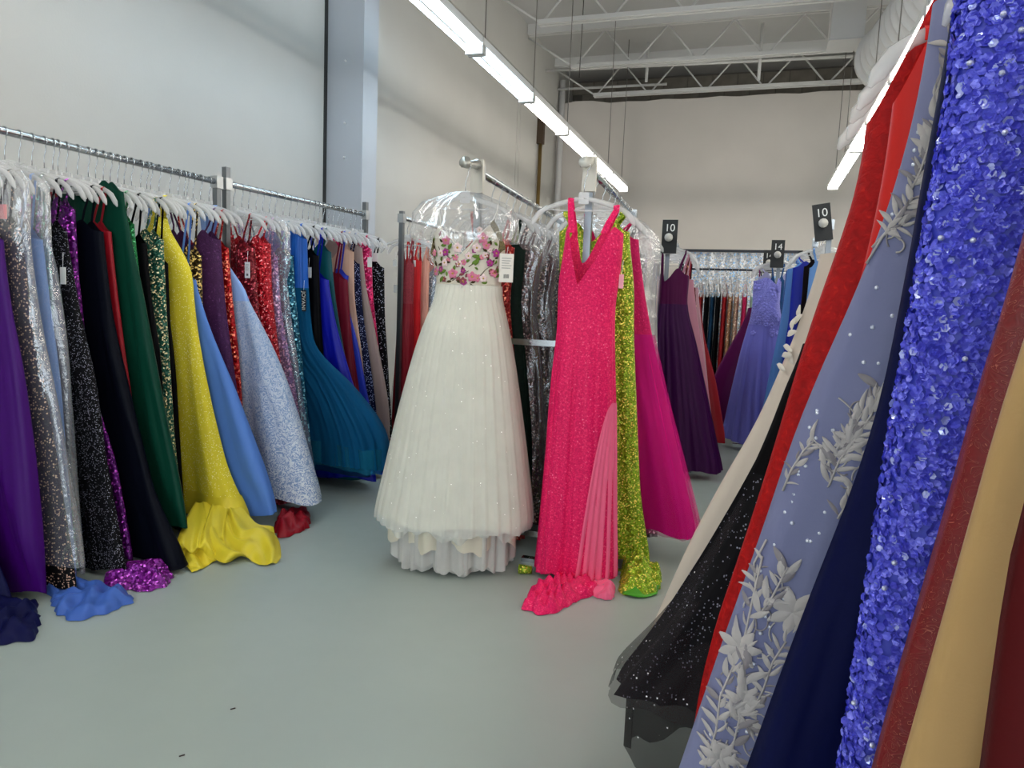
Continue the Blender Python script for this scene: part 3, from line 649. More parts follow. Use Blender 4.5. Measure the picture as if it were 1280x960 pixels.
left('blackseq', 'sequin_gown', 'black gown with scattered stones', 'at the far end of the side wall rack', [(480, 335), (481, 390), (484, 470), (490, 560)], glitter('06060a', 'c0c4d4', 130.0, .76, 4.0), hw=.18)
left('pleat', 'pleated_gown', 'burgundy pleated gown', 'first on the rack beyond the boxed column', [(498, 330), (500, 400), (503, 480), (505, 560)], lace('7a0f20', 'a02b38', 60.0), satin('8a1020'), y=5.02)
left('redlong', 'satin_gown', 'long red crepe gown', 'beside the white floral bodice', [(521, 326), (522, 400), (523, 470), (520, 540), (512, 590)], satin('c4101a'), y=5.13, n=10, th=(.06, .06, .07, .1))
left('peach', 'satin_gown', 'peach satin gown', 'next to the long red crepe gown', [(528, 326), (531, 400), (536, 480), (540, 560)], satin('dfa38f'), y=5.28)
for i, (k, nm, sh, mt) in enumerate((('s1', 'sequin_gown', 'silver blue sequined gown', sequin('8fa3b8', 'ffffff', 100.0)), ('s2', 'satin_gown', 'coral satin gown', satin('d7604f')), ('s3', 'satin_gown', 'ivory satin gown', satin('d9d2c4')), ('s4', 'sequin_gown', 'maroon sequined gown', sequin('5c0d18', 'd98a8a', 100.0)))):
    y = 5.42 + i * .2; P = (rail_x(y), y)
    G = Gown(nm, sh, 'behind the white floral gown', P, 0.0, [(.17, 1.5), (.15, 1.2), (.22, .8), (.3, .05)], mt, cap=.36, group='gowns on the side wall racks')
    GL[k] = G
garment_bag(GL['s1'], 'clear dust cover over the silver blue gown behind the floral bodice', .1, .03)
# the yellow gown's folded satin train and hem band
YM = satin('d8c534', .38); G = GL['yellow']
G.layer('hem_band', YM, G.hem + .10, G.hem - .025, 1.05, 1.06, 5, .012, 64, 4)
def sheet(G, top_uvz, rows_, mat, name, fold=(11, .02), J=70, I=40):
    """cloth falling from inside the hem (top_uvz: two local end points) through measured floor rows"""
    ctrl = []
    for a in np.linspace(0, 1, J + 1):
        pts = [np.array(top_uvz[0]) * (1 - a) + np.array(top_uvz[1]) * a]
        for (x0, y0), (x1, y1), z in rows_:
            p = np.array(at_z(x0 + (x1 - x0) * a, y0 + (y1 - y0) * a + 4 * math.sin(a * 5 + x0), z)); pts.append(p - np.array([G.P[0], G.P[1], 0]))
        ctrl.append(pts)
    ctrl = np.array(ctrl); N = ctrl.shape[1]; V = []
    for i in range(I + 1):
        k = i / I * (N - 1); r = min(int(k), N - 2); t_ = k - r; kk = i / I
        p0, p1, p2, p3 = ctrl[:, max(r - 1, 0)], ctrl[:, r], ctrl[:, r + 1], ctrl[:, min(r + 2, N - 1)]
        p = .5 * (2 * p1 + (p2 - p0) * t_ + (2 * p0 - 5 * p1 + 4 * p2 - p3) * t_ ** 2 + (3 * p1 - p0 - 3 * p2 + p3) * t_ ** 3)
        a = np.linspace(0, 1, J + 1); w_ = .5 + .5 * np.sin(a * fold[0] + 1.6 * kk + .8 * math.sin(5 * kk)); w2 = np.sin(a * fold[0] * 2.3 - 4 * kk); w3 = np.sin(9 * kk + 4 * a)
        q = p.copy(); q[:, 2] += fold[1] * (.9 * w_ + .3 * w2 + .3 * w3) * (.25 + .75 * min(1, 2.5 * kk)) * (1 - .75 * kk ** 5) ; q[:, 1] -= fold[1] * 1.1 * w_ * (1 - kk)
        edge = np.minimum(1, np.minimum(a, 1 - a) * 9); q[:, 2] = np.maximum(.004, q[:, 2] * (.35 + .65 * edge ** .6) if kk > .45 else q[:, 2]); V.append(q)
    return link(name, grid_mesh(name, np.array(V), mat, False), G.root)
hp, hm = G.w(G.hem); hv = -G.thk(G.hem) * .6
sheet(G, ((hp * .55, hv, G.hem + .06), (hp * .9, hv, G.hem + .06)), [((226, 680), (282, 668), .09), ((230, 700), (282, 686), .035), ((240, 712), (290, 700), .004)], YM, 'train', (11, .03))
sheet(G, ((hp * .6, hv * .8, G.hem + .06), (hp * .95, 0, G.hem + .06)), [((262, 672), (322, 656), .085), ((270, 688), (346, 668), .05), ((284, 698), (352, 690), .02), ((300, 700), (346, 705), .004)], YM, 'train', (9, .035))
for (k, px, py, kw) in (('blackglit', 85, 345, dict(h=.07, w=.03)), ('twig', 14, 266, dict(h=.055, w=.04, col='e8a0a0')), ('wine', 314, 338, dict(h=.09, w=.034, barcode=True)), ('black4', 390, 341, dict(h=.065, w=.04)), ('hotpink', 464, 328, dict(h=.07, w=.035)), ('blackseq', 472, 322, dict(h=.06, w=.045)), ('pleat', 495, 329, dict(h=.05, w=.035)), ('redlong', 521, 330, dict(h=.05, w=.03)), ('pleat', 496, 361, dict(h=.06, w=.035))):
    price_tag(GL[k], px, py, -1, **kw)
for y in SPARE_Y:
    nb = min((g for g in GL.values() if g.P[1] >= y), key=lambda g: g.P[1])
    hanger(rail_x(y), y, 0.0, 'spare clear hanger on the rail just before the ' + nb.short, RAILZ, 'spare hangers on the side wall rails', loose=True)
def text_mesh(txt, size, mat, extrude=.0008):
    c = bpy.data.curves.new('lettering', 'FONT'); c.body = txt; c.size = size; c.align_x = 'CENTER'; c.align_y = 'CENTER'; c.extrude = extrude
    o = bpy.data.objects.new('lettering', c); COL.objects.link(o); dg = bpy.context.evaluated_depsgraph_get(); dg.update()
    me = bpy.data.meshes.new_from_object(o.evaluated_get(dg)); bpy.data.objects.remove(o); bpy.data.curves.remove(c)
    me.materials.clear(); me.materials.append(mat); return me
tg = price_tag(GL['azure'], 383, 376, -1, h=.13, w=.035, col='0a0a0c')
u, z = GL['azure'].pick(383, 376); p, n_ = GL['azure'].face(u, z, -1)
me = text_mesh('JOVANI', .034, plain('e8e4da', .6)); lt = link('lettering', me, tg); lt.location = (u, p[1] - .0142, z); lt.rotation_euler = (math.radians(90), math.radians(90), 0)
# ------------------------------------------------------------------ middle double rack
A0, A1 = (-1.275, 3.22), (-1.40, 5.2); B0, B1 = (-.742, 3.22), (-.80, 4.75)
ra = rack('chrome garment rack ending behind the white floral gown', A0, A1, posts=(0, 1), cap=.02, foot=.24)
rb = rack('chrome garment rack ending behind the hot pink sequined gown', B0, B1, posts=(0, 1), cap=.02, foot=.24)
ties = thing('cross_tie', 'pair of chrome cross bars joining the two middle racks', 'rack bars', (-1.0, 3.26, 0))
for px, py in ((668, 428), (660, 665)):
    p = at_y(px, py, 3.27); MB().box(-.26, .245, -.008, .008, p[2] - .014, p[2] + .014).build('bar', CHROME, ties)
    MB().tube([(.0, -.012, p[2]), (.0, .0, p[2])], .009, 8).build('bolt', STEEL, ties)
def end_bracket(p, mat, label, reach=1.0):
    t = thing('rack_end_hook', label, 'rack hook', (p[0], p[1] - .02, RAILZ))
    MB().box(-.03, .03, -.012, .012, -.10, .05).build('plate', mat, t)
    MB().tube([(0, -.01, .03), (0, -.03 * reach, .02), (0, -.06 * reach, .004), (0, -.075 * reach, .012)], [.024, .0165, .0165, .028], 12).build('knob', mat, t)
    return t
end_bracket(A0, plain('b9b7ae', .3, .6), 'grey metal end bracket the white floral gown hangs on', 2.1)
end_bracket(B0, plain('d2cfc4', .4), 'off white end bracket the hot pink gown hangs on', 1.35)
# ---- gowns along the two middle rails
MID = {}
def mid(key, name, short, ctx, P, prof, mat, smat=None, **kw):
    MID[key] = Gown(name, short, ctx, P, kw.pop('yaw', 0.0), prof, mat, smat, group='gowns on the middle racks', **kw); return MID[key]
def ax_(y): return float(np.interp(y, [A0[1], A1[1]], [A0[0], A1[0]]))
def bx_(y): return float(np.interp(y, [B0[1], B1[1]], [B0[0], B1[0]]))
std = [(.18, 1.5), (.155, 1.22), (.2, .95), (.26, .5), (.31, .05)]
A_list = [('coral red sequined gown', 'seen between the floral cups', sequin('a8201f', 'ff9a80', 130.0, 1.0, .88), 0), ('dark green velvet gown', 'behind the floral bodice', velvet('10281f'), 0),
          ('rose gold sequined gown', 'in a dust cover between the white and pink gowns', sequin('5a3638', 'e8c0b4', 130.0, 1.0, .85), 1), ('deep garnet satin gown', 'in the middle rack', satin('4a1216'), 0),
          ('dusky mauve sequined gown', 'in a dust cover on the middle rack', sequin('4a2c32', 'd9b0a8', 130.0, 1.0, .85), 1), ('black velvet gown', 'with a yellow ticket on the middle rack', velvet('0a0a0e'), 0),
          ('burgundy lace gown', 'deep in the middle rack', lace('3d0a12', '6a1520', 30.0), 0), ('bronze sequined gown', 'in a dust cover deep in the middle rack', sequin('40281f', 'd8b490', 130.0, 1.0, .85), 1),
          ('oxblood satin gown', 'deep in the middle rack', satin('4a0810'), 0), ('charcoal glitter gown', 'deep in the middle rack', glitter('141218', 'd8d8e0', 100.0, .7), 0), ('copper sequined gown', 'at the back of the middle rack', sequin('6b3a2a', 'f2b890', 110.0), 1), ('maroon tulle gown', 'at the back of the middle rack', satin('4c0c16'), 0)]
for i, (sh, cx, mt, bag) in enumerate(A_list):
    y = 3.44 + i * .135; f_ = (.72 if i == 0 else .85 if i == 1 else 1 + .12 * math.sin(i * 2.1))
    G = mid('a%d' % i, 'evening_gown', sh, cx, (ax_(y), y), [(min(.24, u * f_), z) for u, z in std], mt, prof_minus=[(u * f_, z) for u, z in std], th=(.04, .04, .05, .075), cap=.5)
    if bag: garment_bag(G, 'clear dust cover over the ' + sh, .1, .03)
price_tag(MID['a5'], 672, 352, -1, h=.1, w=.06, col='b5a03a', off=.03)
# hot pink, lime and the covered gowns on the second rail
P = (bx_(3.56), 3.56)
pr = fit(P, 0.0, [(797, 300), (806, 370), (817, 430), (834, 510), (855, 600), (866, 648)])
G = mid('magenta', 'tulle_gown', 'magenta gown with a full tulle skirt', 'beside the lime sequined gown', P, [(max(.1, u), z) for u, z in pr], velvet('d0105f', 120.0, 'ff5aa0'), satin('c80a72', .6), hem=.14, n=16, amp=.018, K=96, th=(.05, .05, .07, .2), prof_minus=[(.1, 1.5), (.1, 1.0), (.14, .1)], waist=1.1)
G.layer('tulle_overlay', tulle('e0148c', .4), 1.1, .13, 1.05, 1.08, 20, .016, 96, 16)
B_list = [('silver sequined gown', 'in a dust cover behind the magenta gown', sequin('77757a', 'ffffff', 100.0, 1.0, .8), 1), ('smoky purple sequined gown', 'in a dust cover behind the magenta gown', sequin('3c2846', 'd9c2ea', 100.0, 1.0, .8), 1),
          ('champagne sequined gown', 'in a dust cover behind the magenta gown', sequin('a58a70', 'fff0d8', 100.0, 1.0, .8), 1), ('black satin gown with long skirt', 'behind the dust covered sequins', satin('0b090f'), 0), ('aubergine satin gown', 'behind the dust covered sequins', satin('2a0f33'), 0), ('dark plum gown', 'at the far end of the pink rack', satin('22081f'), 0)]
for i, (sh, cx, mt, bag) in enumerate(B_list):
    y = 3.74 + i * .16
    G = mid('b%d' % i, 'evening_gown', sh, cx, (bx_(y), y), [(.2, 1.5), (.2, 1.22), (.23, .95), (.28, .5), (.34, .05)], mt, prof_minus=[(.18, 1.5), (.18, 1.0), (.2, .05)], th=(.04, .04, .05, .075), cap=.5)
    if bag: garment_bag(G, 'clear dust cover over the ' + sh, .1, .03)
# ---- lime sequined gown (facing out, behind the pink one)
P = (bx_(3.345), 3.345); yw = .0
pr = fit(P, yw, [(786, 290), (788, 320), (793, 350), (792, 420), (796, 520), (800, 620), (812, 700), (824, 738)])
LM = sequin('8fb01a', 'ffe86a', 190.0, .9, .86)
G = mid('lime', 'sequin_gown', 'lime and gold sequined gown', 'hanging behind the hot pink gown', P, [(max(.1, u), z) for u, z in pr], LM, yaw=yw, hem=.03, prof_minus=[(.16, 1.5), (.13, 1.2), (.14, .9), (.15, .1)], th=(.05, .05, .06, .08), n=5, amp=.02, waist=1.15, strap_w=.03)
train(G, floor_poly([(774, 741), (780, 708), (800, 700), (825, 722), (822, 742), (800, 747)]), .07, LM, 31)
V = []
for i in range(9):                                         # hem turned up at the aisle side
    k = i / 8; row = []
    for j in range(24):
        a = j / 23; p = np.array(at_z(779 + 43 * a, 742 + 5 * math.sin(a * 3.1), .004)); p[2] += .022 * k * (1 + .5 * math.sin(a * 6)); p[1] += .06 * k * k - .02 * math.sin(k * 3.1); row.append(p)
    V.append(row)
V = np.array(V); V[:, :, 0] -= P[0]; V[:, :, 1] -= P[1]; ca, sa = math.cos(-yw), math.sin(-yw)
V = np.stack([V[:, :, 0] * ca - V[:, :, 1] * sa, V[:, :, 0] * sa + V[:, :, 1] * ca, V[:, :, 2]], 2)
link('hem_lining', grid_mesh('hem_lining', V, satin('4fa02c')), G.root)
p = at_z(656, 718, 0); o = MB().tube([(p[0] - .03, p[1], .022), (p[0] + .03, p[1] + .01, .022)], [.022, .018], 12).build('train_fold', LM, G.root)
o.matrix_parent_inverse = Matrix.Identity(4); o.parent = None; tag(o, 'rolled end of gold lime sequin trim on the floor under the racks', 'trim')
# ---- hot pink gown (facing out)
P = (-.744, 3.12); yw = .12
R_ = fit(P, yw, [(779, 300), (778, 330), (770, 372), (768, 400), (768, 480), (768, 600), (768, 700), (768, 748)])
L_ = fit(P, yw, [(709, 300), (700, 340), (697, 370), (699, 400), (692, 470), (684, 580), (676, 680), (668, 735)])
t = NT('pink_sequin'); c = lin('e60d5e'); vo = t.n('ShaderNodeTexVoronoi', i_Scale=230.0); co = t.co(); t.l(co, vo.inputs['Vector'])
sp = t.n('ShaderNodeSeparateColor'); t.l(vo.outputs['Color'], sp.inputs[0])
nz = t.n('ShaderNodeTexNoise', i_Scale=120.0, i_Detail=3.0); t.l(co, nz.inputs['Vector'])
a1 = t.n('ShaderNodeMath', operation='MULTIPLY_ADD'); t.l(sp.outputs[0], a1.inputs[0]); a1.inputs[1].default_value = .3; t.l(nz.outputs[0], a1.inputs[2])
t.l(t.ramp(a1.outputs[0], [(.42, mul(c, .84)), (.62, c), (.86, lin('f72c6c')), (.985, lin('ff9ab4'))]), t.b.inputs['Base Color'])
bp = t.n('ShaderNodeBump', i_Strength=.35, i_Distance=.003); t.l(a1.outputs[0], bp.inputs['Height']); t.l(bp.outputs[0], t.b.inputs['Normal']); t.setp(Roughness=.5, Specular_IOR_Level=.25)
PK = t.m
G = mid('pink', 'sequin_gown', 'hot pink sequined gown', 'with a deep V neckline on the end of its rack', P, R_, PK, yaw=yw, prof_minus=[(-u, z) for u, z in L_], hem=.03, th=(.085, .075, .10, .13), n=9, amp=.012, K=130, rows=38, vneck=.20, strap_w=.026, waist=1.2, hang=False, dip=.1)
hp_, hm_ = G.w(G.top)
hanger(P[0], P[1], yw, 'clear plastic hanger holding the hot pink sequined gown on the end bracket')
# light pink lining panel in the side slit, pleated
V = []
for i in range(26):
    k = i / 25; z = .03 + .78 * (1 - k); row = []
    wd = .02 + .15 * k ** .7
    for j in range(36):
        a = j / 35; hp, hm = G.w(z); u = hp + .005 - wd * (1 - a); q, nn = G.face(min(u, hp * .985), z, -1)
        row.append(q + nn * (.008 + .008 * math.sin(a * 34) * k) + np.array([max(0, u - hp * .985), 0, 0]))
    V.append(row)
link('slit_panel', grid_mesh('slit_panel', np.array(V), satin('f2688f', .4), False), G.root)
train(G, floor_poly([(655, 762), (668, 738), (700, 728), (746, 732), (748, 742), (720, 752), (697, 766), (672, 769)]), .05, PK, 41, nr=12, ridge=9)
train(G, floor_poly([(735, 742), (748, 728), (768, 736), (766, 750), (752, 750)]), .035, satin('f2688f', .4), 43)
price_tag(G, 777, 352, -1, h=.06, w=.02, col='f3a5b5')
# ------------------------------------------------------------------ white gown with floral bodice
P = (-1.275, 3.06); yw = .22
R_ = fit(P, yw, [(632, 313), (629, 345), (622, 358), (632, 400), (641, 450), (650, 520), (658, 590), (664, 648)])
L_ = fit(P, yw, [(539, 313), (545, 345), (551, 360), (531, 410), (519, 450), (501, 520), (486, 590), (470, 658)])
L_ = [(-u, z) for u, z in L_]; hz = R_[-1][1]
IV = satin('e4e2d2', .6); TU = tulle('eeeee4', .5, .02); BOD = satin('dcd4c4', .6)
low = lambda pr: pr[:-1] + [(pr[-1][0] * .97, .06)]
R2, L2 = list(R_), list(L_)
G = Gown('bridal_gown', 'white tulle ball gown with floral bodice', 'hanging on the end of the middle rack', P, yw, R2, BOD, IV, prof_minus=L2, top=R_[0][1] + .0, hem=hz, waist=R_[2][1], th=(.10, .09, .17, .27), n=26, amp=.006, K=200, rows=34, style='sweet', strap_w=.004, group='gowns on the middle racks', hang=False, bmat_strap=plain('e0ddd6', .4), hem_wave=.01)
FG = G
hanger(P[0], P[1] - .0, yw, 'clear plastic hanger holding the white floral gown on the end bracket')
G.layer('tulle_overlay', tulle('f2f2ea', .42, .015), G.waist, hz - .02, 1.04, 1.06, 38, .007, 240, 26, 0, .008)
G.layer('tulle_underlayer', tulle('e6e6de', .55), G.waist - .35, .19, .93, .95, 30, .010, 180, 18, 0, .02)
G.layer('lining', satin('d6d0bd', .6), G.waist - .3, .13, .80, .86, 8, .03, 120, 16, 0, .018)
G.layer('petticoat', tulle('e4e2dc', .6), G.waist - .5, .035, .78, .84, 17, .022, 160, 14, 0, .014)
G.layer('petticoat', tulle('dedcd6', .6), G.waist - .5, .02, .70, .78, 13, .03, 140, 12, 0, .01)
MB().ribbon([G.face(u, G.waist + .004, -1)[0] + np.array([0, -.004, 0]) for u in np.linspace(-.98 * G.w(G.waist)[1], .98 * G.w(G.waist)[0], 24)], .006, (0, 0, 1)).build('waist_seam', plain('cfc8b6', .6), G.root)
# embroidered flowers, leaves and stems on the bodice
def petal_mesh(mb, c, n_, r, ang, wid=.5, lift=.15, curl=0.0):
    n_ = n_ / np.linalg.norm(n_); a = np.cross(n_, [0, 0, 1.0]); a /= np.linalg.norm(a) + 1e-9; b_ = np.cross(a, n_)
    d = a * math.cos(ang) + b_ * math.sin(ang); e_ = -a * math.sin(ang) + b_ * math.cos(ang)
    pts = []; N = 5
    for i in range(N + 1):
        k = i / N; w_ = wid * r * math.sin(math.pi * min(1, k * .92 + .04)) ** .8; cc = c + d * r * k + e_ * curl * r * k * k + n_ * (lift * r * math.sin(math.pi * k))
        pts += [cc - e_ * w_ - n_ * .0008, cc + n_ * (.0012 + lift * r * .25), cc + e_ * w_ - n_ * .0008]
    f_ = []
    for i in range(N):
        for j in (0, 1): f_.append((i * 3 + j, i * 3 + j + 1, i * 3 + j + 4, i * 3 + j + 3))
    mb.add(pts, f_)
def on_face(G, px, py, side, off=.002):
    u, z = G.pick(px, py); q, nn = G.face(u, z, side); return q + nn * off, nn
PINK = satin('d87f9c', .6); PALE = satin('f0d6d6', .6); LEAF = satin('5f7d2c', .6); DARK = satin('43391f', .6); PURP = satin('a63a86', .6); ROSE = satin('8f4a50', .6); HEART = satin('c7a24a', .5)
def flower(G, px, py, r, mat, side=-1, n=5, heart=True, a0=.3):
    q, nn = on_face(G, px, py, side); mb = MB()
    for k in range(n): petal_mesh(mb, q, nn, r, a0 + 2 * math.pi * k / n, .42 if heart else .22, .2 if heart else .06)
    o = mb.build('embroidered_flower', mat, G.root)
    if heart:
        h_ = MB(); h_.tube([q, q + nn * r * .3], [r * .25, r * .18], 8); h_.build('flower_heart', HEART, o)
def leaf(G, px, py, r, ang, mat, side=-1, wid=.28, curl=.15, name='embroidered_leaf'):
    q, nn = on_face(G, px, py, side); mb = MB(); petal_mesh(mb, q, nn, r, ang, wid, .1, curl); mb.build(name, mat, G.root)
def stem(G, pts, w_, mat, side=-1, name='embroidered_stem'):
    P_ = [on_face(G, x, y, side, .0025)[0] for x, y in pts]; MB().tube(P_, w_, 5).build(name, mat, G.root)
for px, py, r, mt in ((563, 303, .022, PINK), (607, 300, .026, PINK), (600, 312, .022, PALE), (611, 309, .02, PINK), (571, 343, .024, PINK), (594, 347, .024, PINK), (607, 349, .02, PALE), (549, 340, .022, PINK), (583, 352, .018, ROSE), (561, 330, .018, PALE), (590, 322, .018, PALE), (577, 312, .024, PALE), (578, 332, .016, ROSE), (615, 330, .018, PURP), (622, 318, .02, PURP), (556, 318, .018, PALE), (603, 290, .015, PALE), (618, 342, .018, PINK)):
    flower(FG, px, py, r, mt)
for px, py, r, a, mt in ((601, 324, .035, -1.4, LEAF), (603, 322, .032, -.2, LEAF), (598, 322, .03, 3.5, LEAF), (557, 344, .035, .9, LEAF), (556, 342, .032, 2.6, LEAF), (558, 346, .03, -1.2, LEAF), (622, 344, .034, 1.5, LEAF), (621, 347, .03, 2.6, LEAF), (566, 314, .03, 1.9, LEAF), (568, 318, .026, .6, LEAF), (550, 322, .03, 1.2, LEAF), (575, 350, .024, -2.5, DARK), (569, 352, .024, -.4, DARK), (590, 355, .022, 3.4, DARK), (598, 352, .022, -.6, DARK), (583, 340, .02, 1.3, DARK), (612, 316, .024, .4, DARK), (617, 308, .022, 1.1, DARK), (546, 305, .024, 1.4, DARK), (548, 312, .022, .7, DARK), (587, 330, .022, 2.2, LEAF), (582, 358, .018, -1.5, DARK)):
    leaf(FG, px, py, r, a, mt)
for pts in ([(553, 310), (558, 322), (556, 335), (552, 345)], [(560, 318), (568, 325), (578, 320)], [(590, 335), (600, 328), (612, 322), (620, 312)], [(570, 352), (580, 345), (590, 340)], [(600, 350), (610, 338), (621, 330)], [(546, 300), (549, 315), (546, 330)]):
    stem(FG, pts, .0016, DARK)
rr = random.Random(17)
for i in range(60):
    px, py = rr.uniform(546, 626), rr.uniform(296, 354)
    if py < 322 and 570 < px < 598 and abs(px - 585) < (324 - py) * .85: continue
    k = rr.random()
    if k < .30: flower(FG, px, py, rr.uniform(.011, .019), rr.choice([PINK, PALE, PINK, ROSE, PURP]), a0=rr.uniform(0, 1))
    else: leaf(FG, px, py, rr.uniform(.016, .028), rr.uniform(0, 6.28), rr.choice([LEAF, LEAF, DARK, DARK, ROSE]), curl=rr.uniform(-.4, .4))
# cup edging along the neckline, and brown lace wings at the shoulders
cu = [(552, 285), (560, 292), (568, 300), (577, 310), (585, 321), (592, 311), (600, 300), (607, 292), (615, 284)]
stem(FG, cu, .0028, plain('efeadf', .6), name='neck_piping')
WING = lace('8a7a4a', '4a3c1e', 70.0, .5)
for sx, pts in ((-1, [(541, 318), (545, 300), (552, 284), (555, 300), (551, 314), (549, 326)]), (1, [(612, 286), (619, 276), (628, 292), (634, 312), (626, 318), (618, 312)])):
    V = [FG.pick(*p_) for p_ in pts]; q0 = -FG.thk(FG.top) * .55
    mb = MB(); vv = [(u_, q0, z_) for u_, z_ in V] + [(u_, q0 + .006, z_) for u_, z_ in V]; n6 = len(V)
    mb.add(vv, [tuple(range(n6)), tuple(range(2 * n6 - 1, n6 - 1, -1))] + [(i, (i + 1) % n6, n6 + (i + 1) % n6, n6 + i) for i in range(n6)], False); mb.build('lace_wing', WING, FG.root)
price_tag(FG, 635, 336, -1, h=.125, w=.062, off=.05, col='efe9df', barcode=True, lift=.03)
# cover puffed around the floral gown's hanger
o = garment_bag(FG, 'crumpled clear dust cover pushed up on the white gown hanger', 1.49, .045, extra=.05)
# ------------------------------------------------------------------ right hand rack, close to the camera
RX = .365; PI = math.pi
rack('chrome garment rack of blue and red gowns close by on the right', (RX, .25), (RX, 1.84), posts=(0, 1), cap=.03)
rack('chrome garment rack of pale gowns behind the ivory gown', (.52, 2.0), (.52, 4.6), posts=(0, 1), cap=.03)
RT = {}
def right(key, name, short, ctx, y, edges, mat, smat=None, extra=(), hem=.04, rx=RX, **kw):
    P = (rx, y); pr = fit(P, PI, edges) + list(extra); pr = [(max(u, .08), z) for u, z in pr]; cut = kw.pop('cut', None)
    if cut: pr = [(max(u for u, z in pr if z > cut - .06), cut)] + [p for p in pr if p[1] < cut]
    RT[key] = Gown(name, short, ctx, P, PI, pr, mat, smat, hem=hem, group='gowns on the right hand racks', cap=kw.pop('cap', .4), **kw); return RT[key]
top = [(.17, 1.52)]
right('tan', 'satin_gown', 'champagne satin gown', 'nearest on the right hand rack', .66, [(1275, 430), (1240, 560), (1180, 770), (1125, 960)], satin('bd9a66', .42), extra=[(.1, 1.5)], n=10, amp=.02, K=80, th=(.04, .04, .05, .08), bulge=.2)
right('maroon', 'satin_gown', 'maroon satin gown', 'behind the champagne gown on the right hand rack', .52, [(1290, 560), (1268, 720), (1240, 960)], satin('4a0d10', .4), extra=[(.05, 1.5)], n=5)
def corded():
    t = NT('corded_red_lace'); co = t.co(); c = lin('7a0410')
    n1 = t.n('ShaderNodeTexNoise', i_Scale=60.0, i_Detail=1.0, i_Distortion=1.8); t.l(co, n1.inputs['Vector'])
    w = t.n('ShaderNodeMath', operation='PINGPONG'); t.l(n1.outputs[0], w.inputs[0]); w.inputs[1].default_value = .09
    t.l(t.ramp(w.outputs[0], [(0, c), (.0845, mul(c, .8)), (.0868, lin('b0584a')), (.09, lin('c07860'))]), t.b.inputs['Base Color']); t.setp(Roughness=.4)
    bp = t.n('ShaderNodeBump', i_Strength=.6, i_Distance=.004); t.l(w.outputs[0], bp.inputs['Height']); t.l(bp.outputs[0], t.b.inputs['Normal']); return t.m
right('redlace', 'lace_gown', 'dark red gown with corded lace', 'between champagne satin and violet blue sequins', .76, [(1282, 300), (1235, 440), (1190, 640), (1140, 800), (1098, 960)], corded(), extra=[(.12, 1.52)], n=10, amp=.01, K=80)
BLU = plain('3b44c0', .5)
right('blue', 'sequin_gown', 'violet blue gown covered in sequins', 'close by on the right hand rack', .91, [(1206, 5), (1174, 200), (1137, 420), (1107, 600), (1078, 800), (1053, 960)], BLU, th=(.05, .05, .055, .07), n=10, amp=.012, K=110, rows=34, extra=[(.19, 1.62)], dip=.02, hs=.78)
right('navy', 'satin_gown', 'navy satin gown', 'with a wide dark skirt behind the violet blue sequins', 1.03, [(1192, 20), (1143, 280), (1122, 420), (1092, 560), (1045, 680), (990, 830), (945, 960)], satin('070d3c', .6), n=11, amp=.016, K=80, th=(.04, .04, .05, .07), bulge=.2, hs=.78)
DUSTY = satin('787c9f', .6)
right('dusty', 'applique_gown', 'dusty blue gown with silver leaf embroidery', 'hanging between red and navy gowns', 1.15, [(1168, 5), (1150, 120), (1126, 215), (1086, 330), (1042, 430), (1003, 510), (962, 640), (922, 750), (887, 850), (851, 955)], DUSTY, th=(.04, .04, .05, .06), n=9, amp=.01, K=110, rows=34, bulge=.2, hs=.70)
right('scarlet', 'satin_gown', 'scarlet satin gown', 'squeezed between red velvet and dusty blue', 1.27, [(1132, 85), (1114, 160), (1094, 280), (1070, 370), (1052, 440), (1030, 540), (1000, 640), (965, 760), (940, 850), (915, 950)], satin('d01710', .45), style='slope', n=9, th=(.04, .04, .045, .05), cut=1.55)
right('redvelvet', 'velvet_gown', 'red beaded velvet gown', 'with thin straps on the right hand rack', 1.40, [(1085, 135), (1083, 190), (1066, 260), (1036, 340), (1002, 440), (976, 530), (941, 640), (906, 740), (881, 812), (872, 870), (862, 950)], velvet('b40c0e', 70.0, 'd02418'), strap_w=.02, style='slope', n=10, amp=.012, K=80, th=(.045, .045, .05, .07), bulge=.2, cut=1.55)
G = right('blacktulle', 'tulle_gown', 'black glitter tulle gown', 'with a stiff flared hem over the aisle', 1.72, [(1008, 430), (986, 475), (962, 540), (930, 610), (886, 690), (836, 770), (786, 835), (772, 850)], satin('0b090c'), glitter('0b090d', '8c8c9c', 210.0, .86, 5.0), hem=.30, n=14, amp=.03, K=90, th=(.045, .045, .07, .16), bulge=.3)
pr_out = fit(G.P, PI, [(757, 862)])[0]
G.layer('tulle_overlay', tulle('3a3538', .42, .03), .80, .29, 1.0, 1.12, 14, .018, 130, 20, .06, .012)
G.layer('tulle_underlayer', tulle('1c191c', .7, .02), .8, .12, .97, 1.0, 15, .010, 120, 16, 0, .02)
right('ivory', 'lace_gown', 'ivory gown with lace leaves', 'behind the black tulle skirt', 2.12, [(1028, 318), (1003, 395), (985, 440), (950, 520), (900, 605), (860, 680), (826, 758)], satin('d8cabb', .55), rx=.52, hem=.22, n=13, amp=.018, K=80, th=(.05, .05, .07, .11))
for (px, py, a) in ((985, 420, 2.4), (990, 412, 1.6), (980, 432, 3.2), (994, 405, 2.0), (978, 445, 2.7), (972, 455, 3.3), (1000, 398, 1.2), (986, 440, -2.4)):
    leaf(RT['ivory'], px, py, .035, a, satin('efe6da'), 1, .26, .3)
